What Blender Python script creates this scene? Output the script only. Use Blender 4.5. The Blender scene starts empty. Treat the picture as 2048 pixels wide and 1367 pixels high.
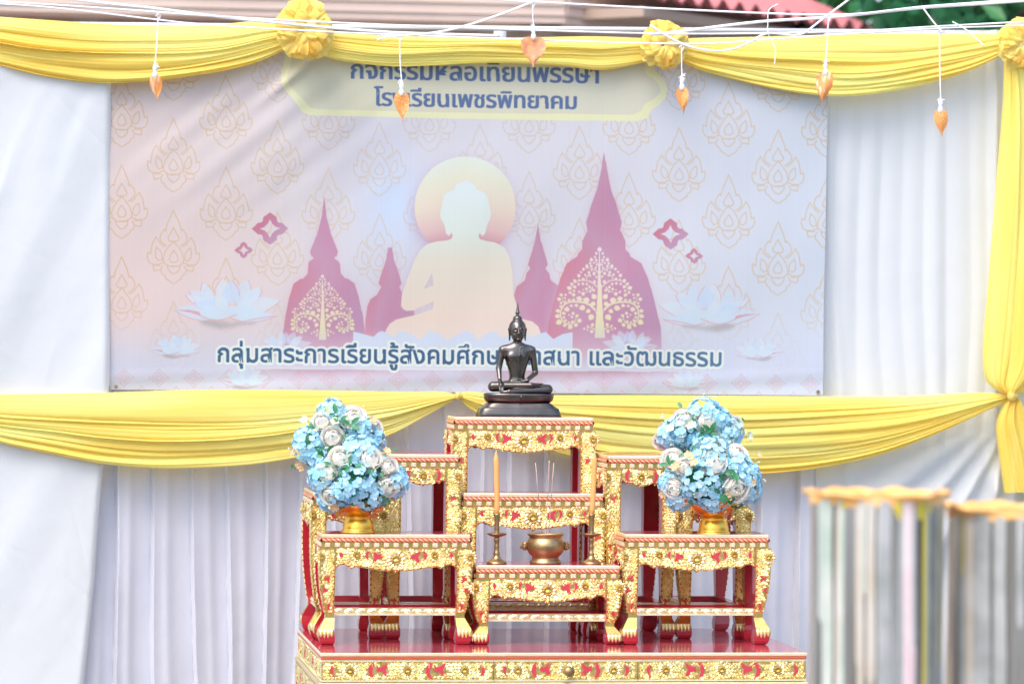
import bpy, math, random
import numpy as np
from mathutils import Vector, Matrix
random.seed(7); RNG = np.random.default_rng(7)
S = bpy.context.scene
COL = S.collection
PI = math.pi

# ------------------------------------------------------------------ camera
F_PX = 7400.0
TH = math.atan(1000 / F_PX); PHI = 6.5 / F_PX; ROLL = 0.0105
ZB = 0.70                                  # height of the altar's base top
Fw = Vector((math.sin(TH) * math.cos(PHI), math.cos(TH) * math.cos(PHI), -math.sin(PHI)))
R0 = Vector((math.cos(TH), -math.sin(TH), 0)); U0 = R0.cross(Fw)
Rc = R0 * math.cos(ROLL) + U0 * math.sin(ROLL)
Uc = U0 * math.cos(ROLL) - R0 * math.sin(ROLL)
D0 = 9.57
CAM = Vector((0, 0, ZB)) - D0 * (Fw + Rc * ((1093 - 1024) / F_PX) - Uc * ((1289 - 683.5) / F_PX))
cd = bpy.data.cameras.new('camera'); cam = bpy.data.objects.new('camera', cd); COL.objects.link(cam)
M = Matrix((Rc, Uc, -Fw)).transposed().to_4x4(); M.translation = CAM
cam.matrix_world = M
cd.sensor_width = 36; cd.lens = F_PX / 2048 * 36; cd.clip_start = 0.1; cd.clip_end = 400
cd.dof.use_dof = True; cd.dof.focus_distance = 9.72; cd.dof.aperture_fstop = 3.6
S.camera = cam

def P(u, v, Y):
    "point of the plane y = Y seen at photo pixel (u, v)"
    d = Fw + Rc * ((u - 1024) / F_PX) - Uc * ((v - 683.5) / F_PX)
    return CAM + d * ((Y - CAM.y) / d.y)

def PA(u, v, Y):
    u = np.asarray(u, float); v = np.asarray(v, float)
    d = np.array(Fw) + ((u - 1024) / F_PX)[..., None] * np.array(Rc) - ((v - 683.5) / F_PX)[..., None] * np.array(Uc)
    t = (np.asarray(Y) - CAM.y) / d[..., 1]
    return np.array(CAM) + d * t[..., None]

def px(Y):
    "metres per photo pixel at depth plane Y"
    return (Y - CAM.y) / math.cos(TH) * 1.0 / F_PX * 0.99

# ------------------------------------------------------------------ light
SUN_EL, SUN_AZ = math.radians(56), math.radians(218)     # azimuth clockwise from +Y
w = bpy.data.worlds.new('World'); S.world = w; w.use_nodes = True
nt = w.node_tree; bg = nt.nodes['Background']
sky = nt.nodes.new('ShaderNodeTexSky'); sky.sky_type = 'NISHITA'; sky.sun_disc = False
sky.sun_elevation = SUN_EL; sky.sun_rotation = SUN_AZ; sky.dust_density = 3.0; sky.air_density = 1.0; sky.ozone_density = 1.0
nt.links.new(sky.outputs[0], bg.inputs[0]); bg.inputs[1].default_value = 0.15
sl = bpy.data.lights.new('sun', 'SUN'); sl.energy = 0.65; sl.angle = math.radians(38); sl.color = (1, 0.955, 0.9)
so = bpy.data.objects.new('sun', sl); COL.objects.link(so)
sd = Vector((math.sin(SUN_AZ) * math.cos(SUN_EL), math.cos(SUN_AZ) * math.cos(SUN_EL), math.sin(SUN_EL)))
so.rotation_euler = sd.to_track_quat('Z', 'Y').to_euler(); so.location = (0, -5, 12)
S.view_settings.view_transform = 'Standard'; S.view_settings.look = 'None'; S.view_settings.gamma = 1
S.view_settings.exposure = 1.27

# ------------------------------------------------------------------ helpers
def lin(c):
    c = np.asarray(c, float) / 255
    return np.where(c <= 0.04045, c / 12.92, ((c + 0.055) / 1.055) ** 2.4)

class MB:
    def __init__(s): s.v = []; s.f = []; s.m = []
    def add(s, vs, fs, m=0):
        k = len(s.v); s.v.extend([tuple(p) for p in vs]); s.f.extend([tuple(i + k for i in f) for f in fs]); s.m.extend([m] * len(fs))
    def box(s, x0, x1, y0, y1, z0, z1, m=0, mats=None, bev=0):
        if bev:
            b = min(bev, abs(x1 - x0) * .45, abs(y1 - y0) * .45, abs(z1 - z0) * .45)
            # chamfered box: 24 verts
            vs = []; ix = {}
            for sx in (0, 1):
                for sy in (0, 1):
                    for sz in (0, 1):
                        X, Y, Z = (x0, x1)[sx], (y0, y1)[sy], (z0, z1)[sz]
                        dx, dy, dz = (b, -b)[sx], (b, -b)[sy], (b, -b)[sz]
                        ix[sx, sy, sz] = len(vs); vs += [(X, Y + dy, Z + dz), (X + dx, Y, Z + dz), (X + dx, Y + dy, Z)]
            g = lambda a, b_, c, k: ix[a, b_, c] + k
            fs = [(g(0,0,0,0), g(0,0,1,0), g(0,1,1,0), g(0,1,0,0)), (g(1,0,0,0), g(1,1,0,0), g(1,1,1,0), g(1,0,1,0)),
                  (g(0,0,0,1), g(1,0,0,1), g(1,0,1,1), g(0,0,1,1)), (g(0,1,0,1), g(0,1,1,1), g(1,1,1,1), g(1,1,0,1)),
                  (g(0,0,0,2), g(0,1,0,2), g(1,1,0,2), g(1,0,0,2)), (g(0,0,1,2), g(1,0,1,2), g(1,1,1,2), g(0,1,1,2))]
            ml = list(mats) if mats else [m] * 6
            for a in (0, 1):
                for c in (0, 1):
                    fs.append((g(0,a,c,1), g(1,a,c,1), g(1,a,c,2), g(0,a,c,2))); ml.append(ml[2 + a])
                    fs.append((g(a,0,c,0), g(a,1,c,0), g(a,1,c,2), g(a,0,c,2))); ml.append(ml[a])
                    fs.append((g(a,c,0,0), g(a,c,1,0), g(a,c,1,1), g(a,c,0,1))); ml.append(ml[2 + c])
            for a in (0, 1):
                for c in (0, 1):
                    for e in (0, 1): fs.append((g(a,c,e,0), g(a,c,e,1), g(a,c,e,2))); ml.append(ml[2 + c])
            k = len(s.v); s.v += vs; s.f += [tuple(i + k for i in f) for f in fs]; s.m += ml
            return
        vs = [(x0,y0,z0),(x1,y0,z0),(x1,y1,z0),(x0,y1,z0),(x0,y0,z1),(x1,y0,z1),(x1,y1,z1),(x0,y1,z1)]
        fs = [(0,4,7,3),(1,2,6,5),(0,1,5,4),(3,7,6,2),(0,3,2,1),(4,5,6,7)]
        k = len(s.v); s.v += vs; s.f += [tuple(i + k for i in f) for f in fs]; s.m += list(mats) if mats else [m] * 6
    def grid(s, A, m=0, closed_u=False):
        A = np.asarray(A); n, k = A.shape[:2]; o = len(s.v)
        s.v.extend(map(tuple, A.reshape(-1, 3)))
        for i in range(n if closed_u else n - 1):
            i2 = (i + 1) % n
            for j in range(k - 1):
                s.f.append((o + i * k + j, o + i2 * k + j, o + i2 * k + j + 1, o + i * k + j + 1)); s.m.append(m(i, j) if callable(m) else m)
    def tube(s, pts, r, n=8, m=0, cap=True):
        pts = [Vector(p) for p in pts]; rs = r if hasattr(r, '__len__') else [r] * len(pts)
        rings = []; prev = None
        for i, p in enumerate(pts):
            t = (pts[min(i + 1, len(pts) - 1)] - pts[max(i - 1, 0)]).normalized()
            a = prev if prev else (Vector((0, 0, 1)) if abs(t.z) < .9 else Vector((0, 1, 0)))
            b = t.cross(a).normalized(); a = b.cross(t).normalized(); prev = a
            rings.append([tuple(p + (a * math.cos(2 * PI * k / n) + b * math.sin(2 * PI * k / n)) * rs[i]) for k in range(n)])
        o = len(s.v)
        for q in rings: s.v += q
        for i in range(len(pts) - 1):
            for k in range(n):
                s.f.append((o + i * n + k, o + i * n + (k + 1) % n, o + (i + 1) * n + (k + 1) % n, o + (i + 1) * n + k)); s.m.append(m)
        if cap:
            s.f.append(tuple(o + k for k in reversed(range(n)))); s.m.append(m)
            s.f.append(tuple(o + (len(pts) - 1) * n + k for k in range(n))); s.m.append(m)
    def lathe(s, prof, c=(0, 0, 0), n=32, m=0):
        o = len(s.v)
        for r, z in prof:
            for k in range(n):
                a = 2 * PI * k / n; s.v.append((c[0] + r * math.cos(a), c[1] + r * math.sin(a), c[2] + z))
        for i in range(len(prof) - 1):
            for k in range(n):
                s.f.append((o + i * n + k, o + i * n + (k + 1) % n, o + (i + 1) * n + (k + 1) % n, o + (i + 1) * n + k)); s.m.append(m)
        s.f.append(tuple(o + k for k in reversed(range(n)))); s.m.append(m)
        s.f.append(tuple(o + (len(prof) - 1) * n + k for k in range(n))); s.m.append(m)
    def prism(s, poly, fm, h0, h1, m=0, mside=None):
        "2-D polygon extruded from height h0 to h1 (fm maps a, b, h to space)"
        n = len(poly); o = len(s.v)
        s.v += [fm(a, b, h0) for a, b in poly] + [fm(a, b, h1) for a, b in poly]
        s.f.append(tuple(o + n + i for i in range(n))); s.m.append(m)
        s.f.append(tuple(o + i for i in reversed(range(n)))); s.m.append(mside if mside is not None else m)
        for i in range(n):
            j = (i + 1) % n; s.f.append((o + i, o + j, o + n + j, o + n + i)); s.m.append(mside if mside is not None else m)
    def build(s, name, mats, parent=None, smooth=False, at=None):
        me = bpy.data.meshes.new(name); me.from_pydata(s.v, [], s.f)
        if not isinstance(mats, (list, tuple)): mats = [mats]
        for q in mats: me.materials.append(q)
        me.polygons.foreach_set('material_index', s.m)
        if smooth: me.polygons.foreach_set('use_smooth', [True] * len(s.f))
        me.update()
        ob = bpy.data.objects.new(name, me); COL.objects.link(ob)
        if parent: ob.parent = parent
        if at is not None: ob.location = at
        return ob

def grid_mesh(name, A, mat, parent=None, color=None, smooth=True):
    A = np.asarray(A, np.float32); n, k = A.shape[:2]
    me = bpy.data.meshes.new(name)
    me.vertices.add(n * k); me.vertices.foreach_set('co', A.reshape(-1))
    i = np.arange((n - 1) * (k - 1)); r, c = i // (k - 1), i % (k - 1)
    a = r * k + c
    q = np.stack([a, a + 1, a + k + 1, a + k], 1).astype(np.int32)
    me.loops.add(q.size); me.loops.foreach_set('vertex_index', q.reshape(-1))
    me.polygons.add(len(q)); me.polygons.foreach_set('loop_start', np.arange(0, q.size, 4, dtype=np.int32))
    me.update(calc_edges=True)
    me.polygons.foreach_set('use_smooth', np.full(len(q), smooth))
    if color is not None:
        at = me.color_attributes.new('print', 'FLOAT_COLOR', 'POINT')
        cc = np.ones((n * k, 4), np.float32); cc[:, :3] = color.reshape(-1, 3); at.data.foreach_set('color', cc.reshape(-1))
    me.materials.append(mat)
    ob = bpy.data.objects.new(name, me); COL.objects.link(ob)
    if parent: ob.parent = parent
    return ob

def tag(o, label=None, cat=None, group=None, kind=None):
    if label: o['label'] = label
    if cat: o['category'] = cat
    if group: o['group'] = group
    if kind: o['kind'] = kind
    return o

def empty(name, loc=(0, 0, 0)):
    o = bpy.data.objects.new(name, None); o.location = loc; o.empty_display_size = .05; COL.objects.link(o); return o

def local(o, p): return tuple(Vector(p) - o.location)

# ------------------------------------------------------------------ materials
def mat(name, col, rough=.5, metal=0, noise=None, stretch=None, bump=None, spec=.5, sheen=0, trans=0, coat=0, sss=0):
    "noise = (scale, colour2, lo, hi); bump = (scale, strength, distance)"
    m = bpy.data.materials.new(name); m.use_nodes = True; t = m.node_tree; N = t.nodes; L = t.links
    b = N['Principled BSDF']; b.inputs['Base Color'].default_value = (*col, 1); b.inputs['Roughness'].default_value = rough
    b.inputs['Metallic'].default_value = metal; b.inputs['Specular IOR Level'].default_value = spec
    b.inputs['Sheen Weight'].default_value = sheen; b.inputs['Coat Weight'].default_value = coat
    tc = N.new('ShaderNodeTexCoord')
    if noise:
        n = N.new('ShaderNodeTexNoise'); n.inputs['Scale'].default_value = noise[0]; n.inputs['Detail'].default_value = 5
        if stretch:
            mp = N.new('ShaderNodeMapping'); mp.inputs['Scale'].default_value = stretch; L.new(tc.outputs['Object'], mp.inputs[0]); L.new(mp.outputs[0], n.inputs['Vector'])
        else: L.new(tc.outputs['Object'], n.inputs['Vector'])
        r = N.new('ShaderNodeMapRange'); r.inputs[1].default_value = noise[2]; r.inputs[2].default_value = noise[3]
        L.new(n.outputs['Fac'], r.inputs[0])
        x = N.new('ShaderNodeMix'); x.data_type = 'RGBA'; x.inputs[6].default_value = (*col, 1); x.inputs[7].default_value = (*noise[1], 1)
        L.new(r.outputs[0], x.inputs[0]); L.new(x.outputs[2], b.inputs['Base Color'])
    if bump:
        n2 = N.new('ShaderNodeTexNoise'); n2.inputs['Scale'].default_value = bump[0]; n2.inputs['Detail'].default_value = 4
        L.new(tc.outputs['Object'], n2.inputs['Vector'])
        bp = N.new('ShaderNodeBump'); bp.inputs['Strength'].default_value = bump[1]; bp.inputs['Distance'].default_value = bump[2]
        L.new(n2.outputs['Fac'], bp.inputs['Height']); L.new(bp.outputs[0], b.inputs['Normal'])
    if trans:
        tr = N.new('ShaderNodeBsdfTranslucent'); mx = N.new('ShaderNodeMixShader'); mx.inputs[0].default_value = trans
        src = b.inputs['Base Color'].links[0].from_socket if b.inputs['Base Color'].is_linked else None
        if src: L.new(src, tr.inputs[0])
        else: tr.inputs[0].default_value = (*col, 1)
        L.new(b.outputs[0], mx.inputs[1]); L.new(tr.outputs[0], mx.inputs[2]); L.new(mx.outputs[0], N['Material Output'].inputs[0])
    return m

GOLD = mat('carved gold leaf', (1.0, .87, .46), .30, .86, noise=(45, (.90, .70, .27), .42, .70), bump=(420, .25, .001))
GOLD_G = mat('gold ground', (.66, .48, .17), .42, .7, noise=(90, (.42, .26, .07), .42, .7))
GOLD_AN = mat('amber gold ankle', (.80, .62, .20), .26, .9, noise=(50, (.62, .44, .12), .4, .7))
GOLD_S = mat('smooth gold edge', (1.0, .93, .66), .33, .6, noise=(40, (.97, .82, .46), .45, .75), bump=(160, .3, .001))
RED = mat('red lacquer', (.50, .022, .034), .22, 0, noise=(14, (.40, .016, .03), .4, .7), coat=.4)
REDTOP = mat('red lacquer top', (.50, .075, .10), .17, 0, noise=(9, (.38, .045, .065), .4, .7), spec=.8, coat=.5, bump=(30, .05, .001))
REDG = mat('red ground of carving', (.62, .045, .075), .4, 0)
ORANGE = mat('orange red moulding', (.72, .13, .06), .35, .1)
CLOTH = mat('white cloth', (.67, .695, .70), .75, 0, noise=(3.5, (.64, .665, .68), .3, .7), sheen=.15, trans=.12, bump=(11, .22, .012))
SATIN = mat('white satin', (.655, .66, .72), .5, 0, noise=(4, (.62, .63, .70), .3, .7), sheen=.25, trans=.08, bump=(9, .25, .02))
YELLOW = mat('yellow chiffon', (1.0, .75, .135), .6, 0, noise=(2.6, (.94, .88, .27), .40, .62), stretch=(.5, 1, 7), sheen=.3, trans=.36, bump=(240, .05, .002))
YELLOW_V = mat('yellow chiffon upright', (1.0, .75, .135), .6, 0, noise=(2.6, (.94, .88, .27), .40, .62), stretch=(7, 1, .5), sheen=.3, trans=.36, bump=(240, .05, .002))
YELLOW_R = mat('yellow ruffle cloth', (1.0, .74, .15), .6, 0, noise=(16, (.95, .84, .26), .4, .65), sheen=.3, trans=.4, bump=(240, .05, .002))
BRONZE = mat('dark bronze', (.17, .15, .135), .25, 1, noise=(22, (.10, .09, .08), .4, .75), bump=(90, .06, .001))
BRASS = mat('old brass', (.50, .33, .16), .38, .95, noise=(40, (.30, .20, .10), .4, .72), bump=(130, .2, .001))
GILT = mat('bright gilt bowl', (1.0, .60, .10), .28, .9, noise=(55, (.9, .45, .05), .4, .7), bump=(180, .35, .001))
WAX = mat('orange wax', (1.0, .50, .16), .45, 0, trans=.15)
INCENSE = mat('incense stick', (.64, .48, .38), .8, noise=(60, (.52, .34, .27), .4, .7))
PETAL_B = mat('light blue petal', (.44, .80, .97), .6, 0, noise=(38, (.62, .88, .98), .35, .65), trans=.2)
PETAL_B2 = mat('deeper blue petal', (.34, .73, .95), .6, 0, noise=(38, (.50, .82, .96), .35, .65), trans=.2)
PETAL_W = mat('white rose petal', (.98, .965, .92), .55, 0, noise=(30, (.98, .95, .87), .3, .7), trans=.38)
PETAL_P = mat('peach petal', (.90, .62, .34), .6, 0, trans=.2)
PETAL_O = mat('orange petal', (.85, .25, .04), .6, 0, trans=.15)
CREAM = mat('cream bud', (.80, .84, .62), .6, 0)
LEAFG = mat('green leaf', (.035, .22, .085), .45, 0, noise=(25, (.07, .30, .12), .4, .7), trans=.1)
WHITE_T = mat('white cord', (.96, .95, .93), .7, 0, bump=(300, .4, .002))
BEAD = mat('white tassel', (.85, .85, .84), .6, 0, bump=(400, .4, .002))
PIPE = mat('grey white pipe', (.7, .7, .72), .4, .2)
LEAFP = mat('pink orange leaf', (.88, .34, .18), .4, .2, noise=(60, (.95, .50, .22), .42, .6), bump=(300, .4, .001))
LEAFC = mat('copper leaf', (.86, .33, .10), .3, .4, noise=(70, (.95, .66, .42), .5, .62), stretch=(2, 1, .5), bump=(300, .4, .001))
LEAFO = mat('orange glitter leaf', (.86, .31, .08), .35, .35, noise=(420, (1.0, .60, .25), .5, .62), bump=(500, .5, .001))
TIN = None

# ------------------------------------------------------------------ setting
mb = MB(); mb.add([(-60, -60, 0), (60, -60, 0), (60, 120, 0), (-60, 120, 0)], [(0, 1, 2, 3)])
g = mb.build('ground', mat('pale concrete', (.24, .235, .225), .85, 0, noise=(.8, (.19, .185, .175), .35, .7), bump=(40, .2, .01))); tag(g, kind='structure')

# ------------------------------------------------------------------ backdrop cloths
YC = 0.86
def folds(u, table):
    "pleat height between fold lines (0..1)"
    table = np.asarray(table, float); i = np.clip(np.searchsorted(table, u, side='right') - 1, 0, len(table) - 2)
    return (u - table[i]) / (table[i + 1] - table[i]), i

def cloth(name, us, vs, hfun, ufun=None, mat_=CLOTH):
    U, V = np.meshgrid(us, vs)
    if ufun is not None: U = ufun(U, V)
    H = hfun(U, V)
    Pw = PA(U, V, YC)
    A = Pw.copy(); A[..., 1] -= H
    return grid_mesh(name, A, mat_)

def smooth_noise(seed, U, V, terms):
    r = np.random.default_rng(seed); o = 0
    for (fu, fv, a) in terms:
        o = o + a * np.sin(fu * U + fv * V + r.uniform(0, 6.3))
    return o

# left hanging cloth, in front of the skirt's first pleats
def uf(U, V):
    t = (U + 160) / (380 + 0)                 # 0..1 over the parametric width
    edge = np.interp(V, [0, 800, 920, 1000, 1150, 1367, 1740], [222, 216, 206, 198, 188, 166, 150])
    return -160 + t * (edge + 160)
def hf_left(U, V):
    d = (U * .55 + V * .83)
    h = .078 + smooth_noise(3, U, V, [(.010, .0045, .006), (.021, .011, .0035), (.05, .024, .0012), (.006, -.004, .006)])
    q = np.clip((620 - V) / 400, .25, 1)
    h = h + q * (.0034 * np.maximum(0, np.sin((U + V * .36) * .034 + 1.2 * np.sin(V * .006))) ** 2 + .0014 * np.maximum(0, np.sin((U + V * .55) * .063 + 1 + 1.5 * np.sin(V * .009 + U * .004))) ** 2)
    rr = np.random.default_rng(41)
    for _ in range(22):
        x0, y0, an, ln = rr.uniform(-100, 210), rr.uniform(80, 1300), rr.normal(1.1, .5), rr.uniform(25, 110); dx, dy = U - x0, V - y0
        al_, ac_ = dx * math.cos(an) + dy * math.sin(an), -dx * math.sin(an) + dy * math.cos(an)
        h = h + rr.uniform(-.0022, .0026) * np.exp(-np.abs(ac_) / 4.5) * np.exp(-(al_ / ln) ** 2)
    edge = np.interp(V, [0, 800, 920, 1000, 1150, 1367, 1740], [222, 216, 206, 198, 188, 166, 150])
    k = np.clip((edge - U) / 12, 0, 1)
    return h * 1 - .012 * (1 - k) ** 2
lc = cloth('hanging_cloth', np.arange(-160, 221, 4), np.arange(62, 1745, 5), hf_left, uf)
tag(lc, 'plain white cloth hanging left of the printed banner', 'cloth')

FL = [100, 160, 226, 300, 383, 452, 525, 592, 664, 738, 812, 886, 960, 1014, 1086, 1152, 1222, 1292, 1362, 1432, 1508, 1590, 1660]
def hf_skirt(U, V):
    Uw = U + 3 * np.sin(V * .006 + U * .02) + (V - 1100) * .012 * np.sin(U * .013)
    t, i = folds(Uw, FL)
    r = np.random.default_rng(5); am = r.uniform(.8, 1.25, 40)[i]; md = r.uniform(.35, .6, 40)[i]
    x = np.clip(t / .09, 0, 1); x = x * x * (3 - 2 * x)
    h = .040 * am * (x * (1 - .93 * np.clip((t - .09) / .91, 0, 1) ** .85) + .12 * np.exp(-((t - md) / .12) ** 2))
    h = h * np.clip(.6 + (V - 850) / 600, .55, 1.15)
    return h + smooth_noise(8, U, V, [(.02, .004, .0012), (.05, .012, .0008), (.011, .02, .0008)])
us = np.unique(np.concatenate([np.arange(120, 1650, 4.0)] + [np.linspace(f - 4, f + 10, 12) for f in FL[1:-1]]))
sk = cloth('pleated_skirt', us, np.arange(770, 1745, 8), hf_skirt, mat_=SATIN)
tag(sk, 'white satin skirting in sharp vertical pleats behind the gold tables', 'curtain')

FR = [1640, 1668, 1716, 1760, 1803, 1846, 1890, 1938, 1975, 2016, 2070, 2130, 2200]
def hf_right(U, V):
    low = np.clip((V - 860) / 120, 0, 1)
    Uw = U + 5 * np.sin(V * .0065 + .8) * np.sin(U * .01) + np.clip(V - 600, 0, 400) * .05 * np.sin(U * .02)
    t, i = folds(Uw, FR); r = np.random.default_rng(11); am = r.uniform(.5, 1.3, 40)[i]
    h = .0065 * am * np.sin(PI * t) ** 1.3 * (1 - low)
    h = h + .006 * np.exp(-((U - 1662 - .06 * (V - 500)) / 10) ** 2)
    h = h + .016 * np.exp(-((U - 1985 + 0 * V) / 9) ** 2) * (1 - low)
    # below the swag: broad folds running up to the knot at the far right
    a = np.arctan2(V - 800, 2035 - U)
    h = h + low * (.020 * np.sin(a * 13 + .6) ** 2 + .010 * np.sin(a * 29 + 2) + .02 * np.exp(-((U - 1965 - (V - 900) * .25) / 14) ** 2))
    return .012 + h + smooth_noise(21, U, V, [(.03, .008, .001), (.008, .01, .003)])
rc_ = cloth('cloth_curtain', np.arange(1628, 2240, 3), np.arange(62, 1745, 6), hf_right)
tag(rc_, 'white cloth curtain in soft vertical folds right of the banner', 'curtain')

# ------------------------------------------------------------------ the printed banner
BX0, BX1, BY0, BY1 = 216, 1660, 92, 794
BW, BH = BX1 - BX0, BY1 - BY0
GX, GY = np.meshgrid(np.arange(BW) + BX0 + .5, np.arange(BH) + BY0 + .5)
IMG = np.zeros((BH, BW, 3))
def fillmask(segs):
    "even-odd coverage of closed outlines given as segments in photo pixels"
    segs = np.asarray(segs, float)
    y0 = max(int(segs[:, [1, 3]].min()) - 1, BY0); y1 = min(int(segs[:, [1, 3]].max()) + 2, BY1)
    out = np.zeros((BH, BW))
    if y1 <= y0: return out
    SSX, SSY = 4, 4
    x1, ya, x2, yb = segs.T
    for y in range(y0, y1):
        acc = np.zeros(BW * SSX + 1)
        for k in range(SSY):
            yy = y + (k + .5) / SSY
            hit = (ya <= yy) != (yb <= yy)
            if not hit.any(): continue
            xs = np.sort(x1[hit] + (yy - ya[hit]) / (yb[hit] - ya[hit]) * (x2[hit] - x1[hit]))
            ix = np.clip(np.ceil((xs - BX0) * SSX), 0, BW * SSX).astype(int)
            tg = np.zeros(BW * SSX + 1, int); np.add.at(tg, ix, 1); acc += np.cumsum(tg) & 1
        out[y - BY0] = acc[:-1].reshape(BW, SSX).sum(1) / (SSX * SSY)
    return out
def trimask(T):
    out = np.zeros((BH, BW)); f = (np.arange(3) + .5) / 3
    for t in T:
        a = int(max(np.floor(t[:, 0].min()) - BX0, 0)); b = int(np.ceil(t[:, 0].max()) - BX0) + 1; c = int(max(np.floor(t[:, 1].min()) - BY0, 0)); d = int(np.ceil(t[:, 1].max()) - BY0) + 1
        if b <= a or d <= c: continue
        X = (np.arange(a, b)[:, None] + f).ravel() + BX0; Y = (np.arange(c, d)[:, None] + f).ravel() + BY0; X, Y = np.meshgrid(X, Y)
        e = [(t[(i + 1) % 3, 0] - t[i, 0]) * (Y - t[i, 1]) - (t[(i + 1) % 3, 1] - t[i, 1]) * (X - t[i, 0]) for i in range(3)]
        m = ((e[0] >= 0) & (e[1] >= 0) & (e[2] >= 0)) | ((e[0] <= 0) & (e[1] <= 0) & (e[2] <= 0))
        m = m.reshape(d - c, 3, b - a, 3).mean((1, 3)); w_ = out[c:d, a:b]; w_ += m[:w_.shape[0], :w_.shape[1]]
    return np.clip(out, 0, 1)
def psegs(p):
    p = np.asarray(p, float); return np.concatenate([p, np.roll(p, -1, 0)], 1)
def polymask(*polys): return fillmask(np.concatenate([psegs(p) for p in polys]))
def strokemask(lines, wd, out=None):
    if out is None: out = np.zeros((BH, BW))
    for p in lines:
        p = np.asarray(p, float)
        for a, b in zip(p[:-1], p[1:]):
            xa = int(max(min(a[0], b[0]) - wd - 1 - BX0, 0)); xb = int(min(max(a[0], b[0]) + wd + 2 - BX0, BW))
            yA = int(max(min(a[1], b[1]) - wd - 1 - BY0, 0)); yB = int(min(max(a[1], b[1]) + wd + 2 - BY0, BH))
            if xb <= xa or yB <= yA: continue
            X = GX[yA:yB, xa:xb]; Y = GY[yA:yB, xa:xb]
            d = b - a; L2 = max(d @ d, 1e-9); t = np.clip(((X - a[0]) * d[0] + (Y - a[1]) * d[1]) / L2, 0, 1)
            q = np.clip(wd / 2 + .5 - np.hypot(X - a[0] - t * d[0], Y - a[1] - t * d[1]), 0, 1)
            out[yA:yB, xa:xb] = np.maximum(out[yA:yB, xa:xb], q)
    return out
def blur(m, r):
    for _ in range(3):
        for ax in (0, 1):
            c = np.cumsum(np.pad(m, [(r + 1, r) if k == ax else (0, 0) for k in (0, 1)], mode='edge'), ax)
            m = (np.take(c, range(2 * r + 1, c.shape[ax]), ax) - np.take(c, range(0, c.shape[ax] - 2 * r - 1), ax)) / (2 * r + 1)
    return m
def paint(mask, col, a=1):
    global IMG
    col = np.asarray(col, float); k = (mask * a)[..., None]; IMG = IMG * (1 - k) + col * k
def grad(val, stops):
    xs = [s[0] for s in stops]; return np.stack([np.interp(val, xs, [s[1][c] for s in stops]) for c in range(3)], -1)
def curve(pts, n=8):
    "Catmull-Rom through points"
    p = np.asarray(pts, float); p = np.concatenate([2 * p[:1] - p[1:2], p, 2 * p[-1:] - p[-2:-1]]); o = []
    for i in range(1, len(p) - 2):
        for t in np.arange(n) / n:
            a, b, c, d = p[i - 1:i + 3]; o.append(.5 * (2 * b + (c - a) * t + (2 * a - 5 * b + 4 * c - d) * t * t + (3 * b - a - 3 * c + d) * t ** 3))
    o.append(p[-2]); return np.array(o)

# ground tint: peach pink at the left, lavender to the right
IMG[:] = grad(GX, [(216, (224, 203, 206)), (520, (222, 208, 214)), (760, (214, 210, 226)), (1000, (217, 212, 226)), (1250, (217, 214, 229)), (1650, (211, 217, 236))])
paint(np.clip(1 - np.hypot((GX - 300) / 360, (GY - 560) / 260), 0, 1), (232, 205, 205), .7)
paint(np.exp(-(((GX - 790) / 60) ** 2 + ((GY - 410) / 90) ** 2)), (200, 216, 248), .8)
paint(np.clip((GY - 640) / 90, 0, 1), (208, 212, 240), .75)
# flame-lotus motifs
def mir(l): return [[(-x, y) for x, y in q] for q in l]
H = [[(0, 0), (6, 14), (12, 27), (16, 42), (19, 39), (25, 47), (28, 56), (25, 64), (14, 72)],
     [(0, 36), (6, 47), (11, 55), (9, 61), (4, 63), (0, 62)], [(0, 63), (8, 71), (17, 84), (21, 97), (19, 106), (10, 112), (0, 113)],
     [(0, 80), (8, 92), (9, 99), (5, 104), (0, 104)],
     [(18, 74), (27, 67), (36, 54), (43, 66), (46, 80), (47, 88), (53, 85), (54, 95), (50, 105), (43, 109), (30, 109), (20, 104)],
     [(35, 75), (29, 80), (24, 86), (23, 99), (30, 101), (36, 95), (37, 86), (35, 75)], [(27, 111), (42, 111), (40, 122), (28, 120)],
     [(22, 112), (26, 119), (24, 128), (19, 130), (16, 137), (8, 142), (0, 147)], [(0, 112), (13, 112), (12, 118), (6, 125), (0, 128)]]
MOT = H + mir(H)
pat = np.zeros((BH, BW)); CO = [243, 347, 452, 555, 657, 759, 859, 960, 1058, 1159, 1258, 1358, 1457, 1556, 1655]
for i, cx in enumerate(CO):
    t0 = (237 + (cx - 347) * .019) if i % 2 else (330 + (cx - 243) * .0157)
    for k in range(-2, 4):
        ty = t0 + 183 * k
        if ty > 640: continue
        strokemask([[(cx + x * .97, ty + y + x * .012) for x, y in q] for q in MOT], 2.0, pat)
pat *= np.interp(GY, [560, 700], [1, .15])
cpat = grad(GX, [(216, (214, 172, 128)), (600, (216, 188, 156)), (900, (210, 196, 186)), (1200, (216, 188, 160)), (1650, (220, 180, 140))])
paint(pat, cpat, .78)
# small quatrefoils along the foot
sm = np.zeros((BH, BW))
def dia(cx, cy, r, f):
    q = [(1, 0), (.66, .22), (.48, .44), (.22, .66), (0, 1)]
    h = [(cx + x * r * f, cy + y * r * f * .92) for x, y in q]
    o = h + [(2 * cx - x, y) for x, y in h[::-1][1:]]; o = o + [(x, 2 * cy - y) for x, y in o[::-1][1:]]
    return o + [o[0]]
for i in range(21):
    cx = 248 + i * 68.6 + (i < 6) * i * 1.2 + 0; cy = 755 + (cx - 248) * .0088
    strokemask([dia(cx, cy, 20, 1), dia(cx, cy, 20, .62), dia(cx, cy, 20, .3)], 1.2, sm)
    strokemask([dia(cx + 35, cy + 30, 15, 1)], 1.2, sm)
paint(sm, (214, 160, 172), .75)
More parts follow.
